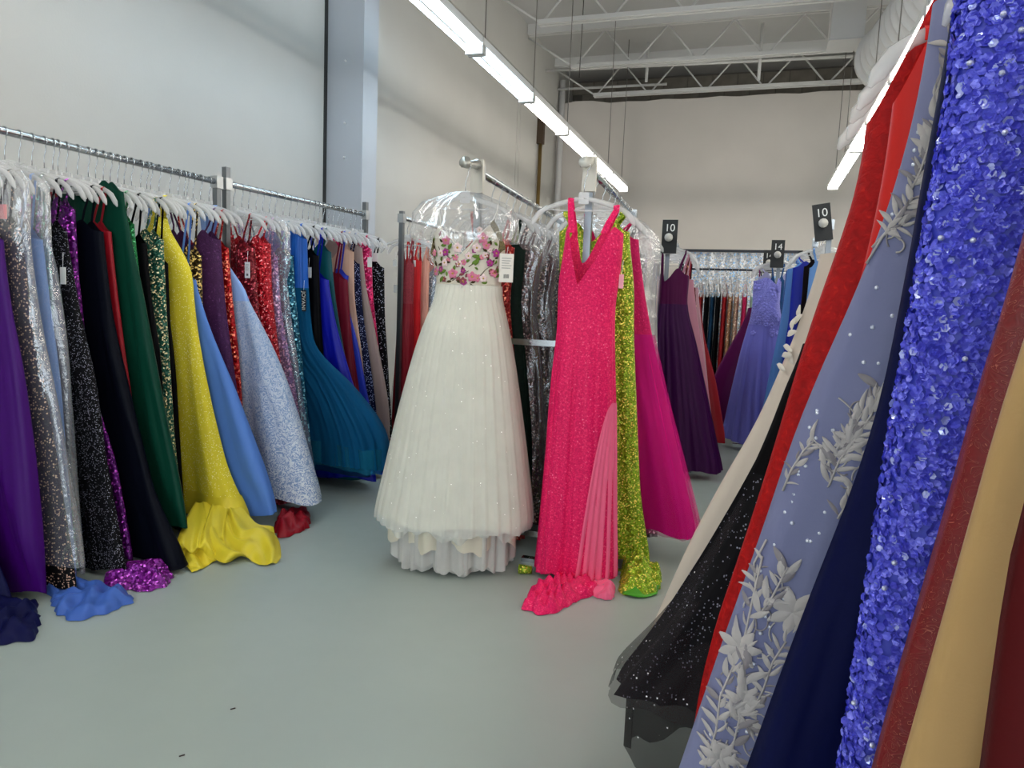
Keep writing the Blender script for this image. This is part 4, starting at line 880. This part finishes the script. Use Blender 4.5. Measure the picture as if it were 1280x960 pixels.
# extra hangers whose gowns are hidden behind the near ones
for i, y in enumerate((1.49, 1.60)):
    hanger(RX, y, PI, 'bare clear plastic hanger between the red velvet and ivory gowns', RAILZ, 'bare hangers on the right hand rack', loose=True)
HID = [('slate blue satin gown', satin('41507f')), ('black crepe gown with narrow skirt', satin('0c0c10')), ('cream satin gown', satin('cdbfa8'))]
for i, (sh, mt) in enumerate(HID):
    y = 2.35 + i * .22; RT['h%d' % i] = Gown('satin_gown', sh, 'behind the ivory gown on the right hand rack', (.52, y), PI, [(.16, 1.5), (.15, 1.2), (.2, .8), (.3, .05)], mt, group='gowns on the right hand racks', cap=.4)
# ---- sequins of the violet blue gown: thousands of tilted discs sewn over the cloth
G = RT['blue']; rs = np.random.RandomState(5); mb_v = []; mb_f = []
def sample_faces(me, per_m2):
    me.calc_loop_triangles(); vs = np.array([v.co[:] for v in me.vertices]); tr = np.array([t_.vertices[:] for t_ in me.loop_triangles])
    a, b_, c_ = vs[tr[:, 0]], vs[tr[:, 1]], vs[tr[:, 2]]; cr = np.cross(b_ - a, c_ - a); ar = np.linalg.norm(cr, axis=1) / 2
    N = int(ar.sum() * per_m2); k = rs.choice(len(tr), N, p=ar / ar.sum()); r1 = np.sqrt(rs.rand(N)); r2 = rs.rand(N)
    p = a[k] * (1 - r1)[:, None] + b_[k] * (r1 * (1 - r2))[:, None] + c_[k] * (r1 * r2)[:, None]
    return p, cr[k] / (2 * ar[k] + 1e-12)[:, None]
def discs(parts, per_m2, r0, r1, mats, name, parent, tilt=.9, off=.002):
    P_, N_ = [], []
    for me in parts:
        p, n_ = sample_faces(me, per_m2); P_.append(p); N_.append(n_)
    P_ = np.vstack(P_); N_ = np.vstack(N_); n = len(P_)
    cen = np.array([0, 0]); out = np.sign((N_[:, :2] * (P_[:, :2] - cen)).sum(1)); out[out == 0] = 1; N_ = N_ * out[:, None]
    N0 = N_.copy(); N_ = N_ + (rs.rand(n, 3) - .5) * tilt; N_ /= np.linalg.norm(N_, axis=1)[:, None]
    a = np.cross(N_, [0, 0, 1.0]); a /= np.linalg.norm(a, axis=1)[:, None] + 1e-9; b_ = np.cross(N_, a)
    R_ = r0 + (r1 - r0) * rs.rand(n); C_ = P_ + N0 * (off + R_ * .35)[:, None]; pts = []
    for k in range(6):
        g = 2 * PI * k / 6; pts.append(C_ + (a * math.cos(g) + b_ * math.sin(g)) * R_[:, None] - N_ * (R_ * .0)[:, None])
    pts.append(C_ - N_ * (R_ * .28)[:, None])                      # dished centre
    V = np.stack(pts, 1).reshape(-1, 3); F = []
    base = (np.arange(n) * 7)[:, None]
    for k in range(6): F.append(np.concatenate([base + k, base + (k + 1) % 6, base + 6], 1))
    F = np.stack(F, 1).reshape(-1, 3)
    me = bpy.data.meshes.new(name); me.from_pydata(V.tolist(), [], F.tolist()); me.update()
    for m_ in mats: me.materials.append(m_)
    mi = np.repeat(rs.choice(len(mats), n, p=[.5, .3, .15, .05][:len(mats)]), 6); me.polygons.foreach_set('material_index', mi.astype(np.int32))
    me.polygons.foreach_set('use_smooth', [False] * len(me.polygons))
    o = link(name, me, parent); o['kind'] = 'stuff'; return o
sq = [plain(h, .28, .1) for h in ('4a4cd0', '5e62e4', '7e82f6')] + [plain('b9c2ff', .12, .3)]
discs([G.skirt.data, G.bodice.data], 40000, .0036, .0056, sq, 'sequins', G.root)
pb = [plain('e8ecff', .08, .2)]
o = discs([G.skirt.data, G.bodice.data], 420, .004, .005, pb * 1, 'crystal_beads', G.root, .8, .007) if False else None
# ---- silver leaf embroidery on the dusty blue gown
G = RT['dusty']; SIL = satin('b9b3b0', .4); SIL2 = satin('8f898c', .4); STONE = plain('eef2ff', .08, .4)
def spray(pts, r, n, spread=.9, mat=SIL, rng=random.Random(3)):
    """curving stem with leaves to both sides"""
    stem(G, pts, .0018, mat, 1)
    L = [np.array(p_, float) for p_ in pts]
    for i in range(n):
        k = (i + .5) / n * (len(L) - 1); j = int(k); p_ = L[j] + (L[min(j + 1, len(L) - 1)] - L[j]) * (k - j); d = L[min(j + 1, len(L) - 1)] - L[j]
        u0, z0 = G.pick(*p_); u1, z1 = G.pick(*(p_ + d * .2))
        rel = u0 / G.w(z0)[0]
        if rel > .97: continue
        sh_ = min(1.0, .35 + (1 - rel) * 9)
        q, nn = G.face(u0, z0, 1)
        # direction along the stem inside the face, leaves fan out from it
        a = np.cross(nn, [0, 0, 1.0]); a /= np.linalg.norm(a); b_ = np.cross(a, nn); dv = np.array([u1 - u0, 0, z1 - z0])
        ang = math.atan2(dv.dot(b_), dv.dot(a)) + (spread if i % 2 else -spread) * rng.uniform(.6, 1.1)
        mb = MB(); petal_mesh(mb, q + nn * .002, nn, r * sh_ * rng.uniform(.55, 1.15), ang, rng.uniform(.10, .2), .05, rng.uniform(-.55, .55)); mb.build('embroidered_leaf', mat if rng.random() < .7 else SIL2, G.root)
for pts, r, n in (
    ([(905, 955), (918, 900), (930, 850), (925, 800), (938, 740), (950, 690)], .042, 16), ([(880, 945), (893, 900), (898, 860), (915, 820)], .036, 10),
    ([(935, 880), (950, 850), (962, 815), (978, 790)], .036, 9), ([(945, 760), (962, 735), (980, 700)], .04, 8), ([(942, 740), (940, 700), (955, 670)], .04, 7),
    ([(975, 610), (985, 585), (1000, 560), (1012, 548)], .034, 8), ([(1030, 600), (1042, 570), (1060, 545), (1080, 515), (1090, 480)], .040, 15), ([(1025, 580), (1040, 555), (1055, 535), (1075, 505)], .034, 11),
    ([(1040, 640), (1052, 620), (1060, 600)], .03, 6), ([(1068, 330), (1085, 300), (1105, 270), (1122, 250)], .036, 12), ([(1075, 310), (1092, 290), (1112, 282)], .032, 8),
    ([(1120, 240), (1130, 220), (1140, 190), (1150, 150)], .032, 10), ([(1130, 200), (1148, 175), (1158, 140)], .03, 8), ([(1148, 130), (1160, 95), (1165, 60), (1180, 30)], .032, 10), ([(1155, 110), (1172, 80), (1185, 40)], .03, 8),
    ([(905, 870), (922, 880), (940, 905)], .034, 8), ([(890, 920), (910, 930), (925, 950)], .03, 7), ([(985, 740), (995, 748), (1000, 765)], .036, 5)):
    spray([(x + (16 if y < 340 else 4), y) for x, y in pts], r * .85, int(n * 1.7))
for px, py, r in ((925, 800, .045), (990, 755, .05), (900, 935, .042), (930, 865, .04), (1060, 545, .03)):
    flower(G, px, py, r * .8, SIL, 1, 7, False, .4)
rc = random.Random(21)
for x0, y0, x1, y1, n in ((885, 860, 960, 955, 22), (915, 680, 975, 860, 18), (1030, 510, 1085, 600, 18), (1075, 250, 1125, 320, 8), (1125, 40, 1175, 230, 14)):
    for i in range(n):
        x, y = rc.uniform(x0, x1), rc.uniform(y0, y1); a = rc.uniform(0, 6.28); c_ = rc.uniform(-.9, .9); pts = []
        for k in range(7): pts.append((x, y)); x += 4.2 * math.cos(a); y += 4.2 * math.sin(a); a += c_ * .55
        if any(G.pick(*p_)[0] > G.w(G.pick(*p_)[1])[0] * .985 for p_ in pts): continue
        stem(G, pts, .0013, SIL if i % 3 else SIL2, 1)
rr = random.Random(9); ST = []
for i in range(190):
    z = rr.uniform(.35, 1.55); hp, hm = G.w(z); u = hp * rr.uniform(.45, .965)
    if u < hp * .97:
        q, nn = G.face(u, z, 1); ST.append((q, nn))
me_st = MB().tube([(0, 0, -.001), (0, 0, .0022)], [.004, .0022], 6).mesh('crystal_stone', STONE)
for q, nn in ST:
    o = link('crystal_stone', me_st, G.root); o.location = q; o.rotation_euler = Vector(nn).to_track_quat('Z', 'Y').to_euler()
# beads on the blue gown
G = RT['blue']; rs2 = random.Random(4); me_bd = MB().tube([(0, 0, -.001), (0, 0, .003), (0, 0, .005)], [.0034, .003, .0015], 7).mesh('crystal_bead', plain('dfe6ff', .05, .5))
for i in range(70):
    z = rs2.uniform(.5, 1.6); hp, hm = G.w(z); u = rs2.uniform(-.05, hp * .98); q, nn = G.face(u, z, 1)
    o = link('crystal_bead', me_bd, G.root); o.location = q + nn * .008; o.rotation_euler = Vector(nn).to_track_quat('Z', 'Y').to_euler()
# ------------------------------------------------------------------ farther racks
rack('chrome garment rack with size sign and blue gowns, beyond the ivory gown', (.42, 5.25), (.42, 6.5), posts=(0, 1), cap=.03)
rack('chrome garment rack ending behind the lavender gown', (.16, 6.95), (.14, 8.5), posts=(0, 1), cap=.03)
rack('chrome garment rack ending behind the aubergine gown with size sign', (-.66, 5.55), (-.82, 8.1), posts=(0, 1), cap=.03)
FAR = {}
def cx_(y): return float(np.interp(y, [5.55, 8.1], [-.66, -.82]))
def lx_(y): return float(np.interp(y, [6.95, 8.5], [.16, .14]))
end_bracket((.16, 6.95), plain('cfccc4', .4), 'pale end bracket the lavender gown hangs on', 1.6)
end_bracket((-.66, 5.55), plain('cfccc4', .4), 'pale end bracket the aubergine gown hangs on', 1.6)
def far(key, name, short, ctx, P, yaw, edges, mat, smat=None, extra=(), **kw):
    pr = [(max(abs(u), .06), z) for u, z in fit(P, yaw, edges)] + list(extra); FAR[key] = Gown(name, short, ctx, P, yaw, pr, mat, smat, group='gowns on the far racks', cap=kw.pop('cap', .4), **kw); return FAR[key]
far('b1', 'satin_gown', 'light blue satin gown', 'under the tilted size sign', (.42, 5.4), PI, [(1012, 335), (1008, 380), (1000, 440)], satin('6f9bd8'), hem=.05)
far('b2', 'satin_gown', 'black and red gown', 'behind the tilted size sign', (.42, 5.55), PI, [(1006, 320), (1002, 380), (990, 450)], satin('14090d'), hem=.05)
far('b3', 'satin_gown', 'bright cobalt gown', 'beside the pale blue gowns near the size sign', (.42, 5.72), PI, [(992, 325), (986, 400), (975, 480)], satin('1a2aa8'), hem=.05)
far('b4', 'satin_gown', 'sky blue gown', 'next to the lavender gown with flowers', (.42, 5.9), PI, [(985, 330), (978, 390), (960, 480)], satin('5f8fd2'), hem=.05)
far('b5', 'satin_gown', 'denim blue gown', 'behind the sky blue gown on the far rack', (.42, 6.1), PI, [(983, 335), (976, 400), (958, 500)], satin('3b5fa6'), hem=.05)
# lavender gown facing out
P = (.16, 6.835); R_ = fit(P, -.1, [(972, 352), (974, 385), (985, 430), (1000, 500), (1012, 545)]); L_ = [(-u, z) for u, z in fit(P, -.1, [(942, 352), (940, 390), (926, 440), (912, 500), (902, 548)])]
LV = satin('7878d4', .55); G = FAR['lav'] = Gown('tulle_gown', 'lavender strapless gown with flower bodice', 'on the end of the far right rack', P, -.1, R_, lace('6f6fce', '9c9cf0', 40.0), LV, prof_minus=L_, hem=.08, waist=1.13, th=(.10, .09, .13, .2), n=11, amp=.02, K=90, style='strapless', group='gowns on the far racks')
for i in range(46):
    rr_ = random.Random(i); z = rr_.uniform(1.0, 1.48); hp, hm = G.w(z); u = rr_.uniform(-.85 * hm, .85 * hp)
    if z < 1.12 and rr_.random() < .5: continue
    q, nn = G.face(u, z, -1); mb = MB()
    for k in range(5): petal_mesh(mb, q + nn * .003, nn, rr_.uniform(.022, .034), k * 1.257 + i, .45, .3)
    mb.build('fabric_flower', satin('8f8fe6', .6), G.root)
far('sleeve', 'satin_gown', 'pale lilac satin gown', 'behind the lavender flower gown', (lx_(7.22), 7.22), PI, [(948, 345), (940, 400), (934, 470), (925, 520)], satin('a9a8cf'), hem=.1)
far('teal', 'satin_gown', 'teal and red print gown', 'behind the lavender flower gown', (lx_(7.06), 7.06), PI, [(962, 350), (955, 400), (950, 460)], velvet('1c4f86', 14.0, '8a2030'), hem=.1)
far('mulb', 'satin_gown', 'mulberry satin gown', 'with a wide skirt in the far aisle', (lx_(7.5), 7.5), PI, [(936, 385), (928, 405), (908, 440), (894, 465), (886, 490)], satin('6a1458', .35), hem=.06, n=13, amp=.03)
far('navyfar', 'satin_gown', 'dark navy gown', 'deep on the far right rack', (lx_(7.75), 7.75), PI, [(944, 380), (936, 430), (925, 480)], satin('0a0c22'), hem=.06)
# aubergine gown facing out at the near end of the middle far rack
P = (-.66, 5.44); R_ = fit(P, .05, [(862, 345), (858, 385), (870, 430), (884, 500), (896, 560), (905, 600)]); L_ = [(-u, z) for u, z in fit(P, .05, [(838, 350), (828, 385), (826, 430), (822, 520), (820, 600)])]
FAR['aub'] = Gown('satin_gown', 'aubergine satin gown with gathered waist', 'under the upright size sign', P, .05, R_, satin('4a0d3c', .35), satin('330a3a', .4), prof_minus=L_, hem=.06, waist=1.27, th=(.10, .08, .12, .2), n=11, amp=.022, K=90, group='gowns on the far racks')
far('mauve1', 'satin_gown', 'dusty pink gown', 'edging out behind the aubergine gown', (cx_(5.75), 5.75), 0, [(866, 350), (872, 400), (880, 450), (888, 520), (894, 560)], satin('b4788a'), hem=.06)
far('burg', 'sequin_gown', 'burgundy and gold sequined gown', 'behind the dusty pink gown', (cx_(5.95), 5.95), 0, [(869, 360), (872, 410), (878, 480)], sequin('5c0c14', 'f0b070', 60.0), hem=.06)
far('mauve2', 'satin_gown', 'pale rose gown', 'on the rack behind the aubergine gown', (cx_(6.2), 6.2), 0, [(872, 360), (876, 400), (882, 470), (888, 540)], satin('b58a94'), hem=.06)
far('redfar', 'satin_gown', 'crimson satin gown', 'with its skirt swinging into the far aisle', (cx_(6.5), 6.5), 0, [(875, 375), (880, 420), (895, 480), (905, 540), (910, 575)], satin('8e0d1a'), hem=.1)
far('plumfar', 'satin_gown', 'dark plum satin gown', 'deep behind the crimson gown', (cx_(6.9), 6.9), 0, [(876, 380), (880, 430), (886, 500)], satin('2a0a1c'), hem=.06)
# size signs
def size_sign(x, y, z, txt, label, tilt=0.0, rz=0.0, sub='SIZE'):
    t = thing('size_sign', label, 'sign', (x, y, z), rz); t.rotation_euler = (0, tilt, rz)
    MB().box(-.055, .055, -.002, .002, -.13, .11).build('card', plain('0b0d0c', .5), t)
    me = text_mesh(txt, .075, plain('f0f0ec', .6)); o = link('numeral', me, t); o.location = (0, -.0035, .05); o.rotation_euler = (PI / 2, 0, 0)
    MB().tube([(0, -.004, -.02), (0, -.03, -.02), (0, -.05, -.02)], [.02, .028, .03], 12).build('rail_cap', plain('cfccc4', .4), t)
    return t
def sign_at(px, py, y, txt, label, tilt=0.0):
    p = at_y(px, py, y); return size_sign(p[0], y, p[2], txt, label, tilt)
sign_at(837, 294, 5.385, '10', 'black size card reading 10 standing upright on a rack end', 0.0)
sign_at(1028, 276, 5.20, '10', 'black size card reading 10 tilted on the blue gowns rack', -.16)
sign_at(972, 316, 6.78, '14', 'narrow black size card reading 14 above the lavender gown', .0)
sign_at(961, 326, 8.0, '14', 'small black size card reading 14 behind another card', .0)
# black display frame with an iridescent sequin curtain, gowns hanging before it
FY = 8.9
fr = thing('display_frame', 'black metal display frame across the end of the aisle', 'display frame', (-.35, FY, 0))
zt = at_y(900, 312, FY)[2]; x0 = at_y(852, 312, FY)[0] + .35; x1 = x0 + 1.35
MB().box(x0, x1, -.02, .02, zt - .03, zt).build('top_bar', plain('0d1220', .4), fr)
for x in (x0 + .02, x1 - .02): MB().box(x - .02, x + .02, -.02, .02, 0, zt).build('upright', plain('0d1220', .4), fr)
RD = .30; RZ2 = at_y(905, 337, FY - RD)[2]
MB().tube([(x0 + .05, -RD, RZ2), (x1 - .05, -RD, RZ2)], .012, 8).build('hang_rail', plain('3a3f4a', .3, .8), fr)
for x in (x0 + .06, x1 - .06): MB().box(x - .01, x + .01, -RD - .01, .0, RZ2 - .012, RZ2 + .012).build('bracket', plain('0d1220', .4), fr)
V = np.array([[(x0 + .03 + (x1 - x0 - .06) * j / 80, .05 + .012 * math.sin(j * .9), .1 + (zt - .13) * i / 12) for j in range(81)] for i in range(13)])
cv = link('sequin_curtain', grid_mesh('sequin_curtain', V, sequin('f2f3f8', '9fd4ff', 75.0, .6, .88), False), None); cv.location = (-.35, FY, 0)
tag(cv, 'iridescent silver sequin curtain behind the far gowns', 'curtain')
FRONT = []
FG_ = [('rust red gown', '8e1c14', 876, 0), ('black lace gown', '0b0b10', 884, 0), ('petrol blue gown', '123552', 891, 0), ('jet black gown', '08080b', 898, 0), ('ruby red gown', '9a1018', 906, 0), ('copper gold sequined gown', 'b98a66', 913, 1), ('blush beaded gown', 'cfab94', 921, 1), ('rose pink gown', 'c81c58', 931, 0), ('mint green gown', '9fc7b4', 941, 0)]
for i, (sh, h_, px, sq_) in enumerate(FG_):
    p = at_y(px, 372, FY - RD); mt = sequin(h_, 'fff0e0', 70.0, .8, .9) if sq_ else satin(h_)
    FRONT.append(Gown('evening_gown', sh, 'hanging before the sequin curtain', (p[0], FY - RD), PI / 2, [(.17, p[2]), (.15, 1.1), (.19, .7), (.24, .05)], mt, th=(.028, .027, .028, .028), amp=.001, K=48, rows=14, railz=RZ2, group='gowns before the sequin curtain', hem=.05))
# ------------------------------------------------------------------ let neighbouring gowns press against each other instead of into each other
def settle(gowns, hooks=(), posts=(), lo=None, hi=None):
    """gowns on one rail: each keeps to its share of the gap to what hangs next to it, and spreads only past its neighbour's edge"""
    class It: pass
    items = []
    for g in gowns:
        i = It(); i.y = g.P[1]; i.g = g; i.w = 1.3 if g.bag else 1.0; items.append(i)
    for y in hooks:
        i = It(); i.y = y; i.g = None; i.k = 'hook'; items.append(i)
    for y in posts:
        i = It(); i.y = y; i.g = None; i.k = 'post'; items.append(i)
    items.sort(key=lambda q: q.y)
    for n_, it in enumerate(items):
        if it.g is None: continue
        G = it.g; sy, cy = math.sin(G.yaw), math.cos(G.yaw)
        def limit(u, z, d):
            """free depth from the gown's own plane towards d = -1 / +1 along the rail"""
            y0 = G.P[1] + u * sy; best = np.full(u.shape, 9.0); a = np.abs(u)
            nb = items[n_ + 1:n_ + 9] if d > 0 else items[max(0, n_ - 8):n_][::-1]
            for j in nb:
                D = (j.y - y0) * d
                if j.g is not None:
                    H = j.g; zz = np.clip(z, H.hem, H.top); hp = np.interp(zz, H.g, H.hp); hm = np.interp(zz, H.g, H.hm)
                    same = (math.cos(H.yaw) > 0) == (cy > 0); hw = np.where((u > 0) == same, hp, hm) * (1.06 if H.n_layers else 1.03) + .02 + (.05 if H.bag else 0)
                    hw = np.where(z > H.top - .02, np.maximum(hw, .245), hw); hw = hw - np.clip(H.hem - .03 - z, 0, 1) * 2
                    base = D * it.w / (it.w + j.w)
                elif j.k == 'hook': hw = np.where(z > 1.58, .24, .24 - (1.58 - z) * 6); base = D - .013
                else: hw = np.full(u.shape, .034); base = D - .03
                best = np.minimum(best, base + np.clip(a - hw, 0, 9) * .9)
            if d > 0 and G.ymax is not None: best = np.minimum(best, G.ymax - y0)
            if d < 0 and G.ymin is not None: best = np.minimum(best, y0 - G.ymin)
            return np.maximum(best, .006)
        def press(co, f, vm=None):
            u, v, z = co[:, 0], co[:, 1], co[:, 2]; wv = v * (1 if cy > 0 else -1)
            lim = np.where(wv > 0, limit(u, z, 1), limit(u, z, -1)) * f; x = np.abs(v)
            if vm is None:
                k = np.clip((G.waist + .02 - z) / max(.2, G.waist - G.hem), 0, 1)
                vm = np.interp(z, [G.hem, max(G.hem + .1, G.waist - .22), G.waist, G.top], [G.th[3], G.th[2], G.th[1], G.th[0]]) * (1 + G.bulge * k) + G.amp * .8 * (.1 + .9 * k)
            x = x * np.minimum(1, lim / vm); t = x / lim
            x = np.where(t > .9, lim * (.9 + .1 * np.tanh((t - .9) / .1)), x)
            out = co.copy(); out[:, 1] = np.sign(v) * x; return out
        f = .72 if G.bag else .93
        def verts(me): a = np.empty(len(me.vertices) * 3); me.vertices.foreach_get('co', a); return a.reshape(-1, 3)
        def put(me, c): me.vertices.foreach_set('co', c.ravel()); me.update()
        def work(o, depth):
            nm = o.name.split('.')[0]
            if nm in ('train', 'train_fold', 'hem_lining'): return
            if nm == 'strap':
                c = verts(o.data); q = press(c, f, np.full(len(c), G.th[0])); far_ = np.abs(c[:, 1]) > .0125; c[far_, 1] = np.sign(c[far_, 1]) * np.maximum(np.abs(q[far_, 1]), .0112); put(o.data, c); return
            if nm == 'price_tag':
                c = verts(o.data).mean(0)[None]; q = press(c, f); o.location.y += float(q[0, 1] - c[0, 1]) ; return
            if o.data.users > 1:
                c = np.array(o.location)[None]; o.location = press(c, f)[0]
            else: put(o.data, press(verts(o.data), f))
            for c in o.children: work(c, depth + 1)
        for o in list(G.root.children): work(o, 0)
        if G.bag:
            c = verts(G.bag.data); vm = np.repeat(np.abs(c[:, 1]).reshape(-1, 96).max(1), 96) + .001
            put(G.bag.data, press(c, .97, vm))
FG.ymax = 3.19; MID['pink'].ymax = 3.192
settle([FG]); settle([MID['pink']])
settle([g for k, g in GL.items() if g.P[1] < 4.8], SPARE_Y, (3.345, 3.405, 4.745))
settle([g for k, g in GL.items() if g.P[1] > 4.8], (), (4.93, 7.4))
MID['a0'].ymin = 3.285; settle([MID['a%d' % i] for i in range(12)], (), (A0[1], A1[1]))
MID['lime'].ymin = 3.29; settle([MID['lime'], MID['magenta']] + [MID['b%d' % i] for i in range(6)], (), (B1[1],))
settle([g for g in RT.values() if g.P[0] < .45], (1.49, 1.60), (.25, 1.84))
settle([g for g in RT.values() if g.P[0] > .45], (), (2.0, 4.6))
settle([FAR['b%d' % i] for i in range(1, 6)], (), (5.25, 6.5))
FAR['lav'].ymax = 6.915; settle([FAR['lav']]); settle([FAR[k] for k in ('teal', 'sleeve', 'mulb', 'navyfar')], (), (6.95, 8.5))
FAR['aub'].ymax = 5.515; settle([FAR['aub']]); settle([FAR[k] for k in ('mauve1', 'burg', 'mauve2', 'redfar', 'plumfar')], (), (5.55, 8.1))
# trains slip under the hems they run beneath
HEMS = []
for G in list(GL.values()) + list(MID.values()) + list(RT.values()) + [FG]:
    for o, own in ([(G.skirt, G)] + ([(G.bag, G)] if G.bag else [])):
        K = 96 if o is G.bag else None
        c = np.empty(len(o.data.vertices) * 3); o.data.vertices.foreach_get('co', c); c = c.reshape(-1, 3)
        if K is None: K = int(np.argmax(c[:, 2] > c[0, 2] + .03)) or len(c)
        r = c[:K]; ca, sa = math.cos(G.yaw), math.sin(G.yaw)
        HEMS.append((own, np.stack([r[:, 0] * ca - r[:, 1] * sa + G.P[0], r[:, 0] * sa + r[:, 1] * ca + G.P[1]], 1), float(r[:, 2].min())))
def inside(P, poly, grow=1.14):
    c = poly.mean(0); q = c + (poly - c) * grow; x, y = P[:, 0], P[:, 1]; r = np.zeros(len(P), bool); j = len(q) - 1
    for i in range(len(q)):
        k = ((q[i, 1] > y) != (q[j, 1] > y)); xx = (q[j, 0] - q[i, 0]) * (y - q[i, 1]) / (q[j, 1] - q[i, 1] + 1e-12) + q[i, 0]
        r ^= k & (x < xx); j = i
    return r
for G in list(GL.values()) + list(MID.values()):
    for o in G.root.children:
        if not o.name.startswith('train'): continue
        c = np.empty(len(o.data.vertices) * 3); o.data.vertices.foreach_get('co', c); c = c.reshape(-1, 3); ca, sa = math.cos(G.yaw), math.sin(G.yaw)
        Wd = np.stack([c[:, 0] * ca - c[:, 1] * sa + G.P[0], c[:, 0] * sa + c[:, 1] * ca + G.P[1]], 1)
        for own, ringxy, hz_ in HEMS:
            if own is G or hz_ > .3: continue
            m_ = inside(Wd, ringxy); c[m_, 2] = np.minimum(c[m_, 2], max(.004, hz_ - .008))
        o.data.vertices.foreach_set('co', c.ravel()); o.data.update()
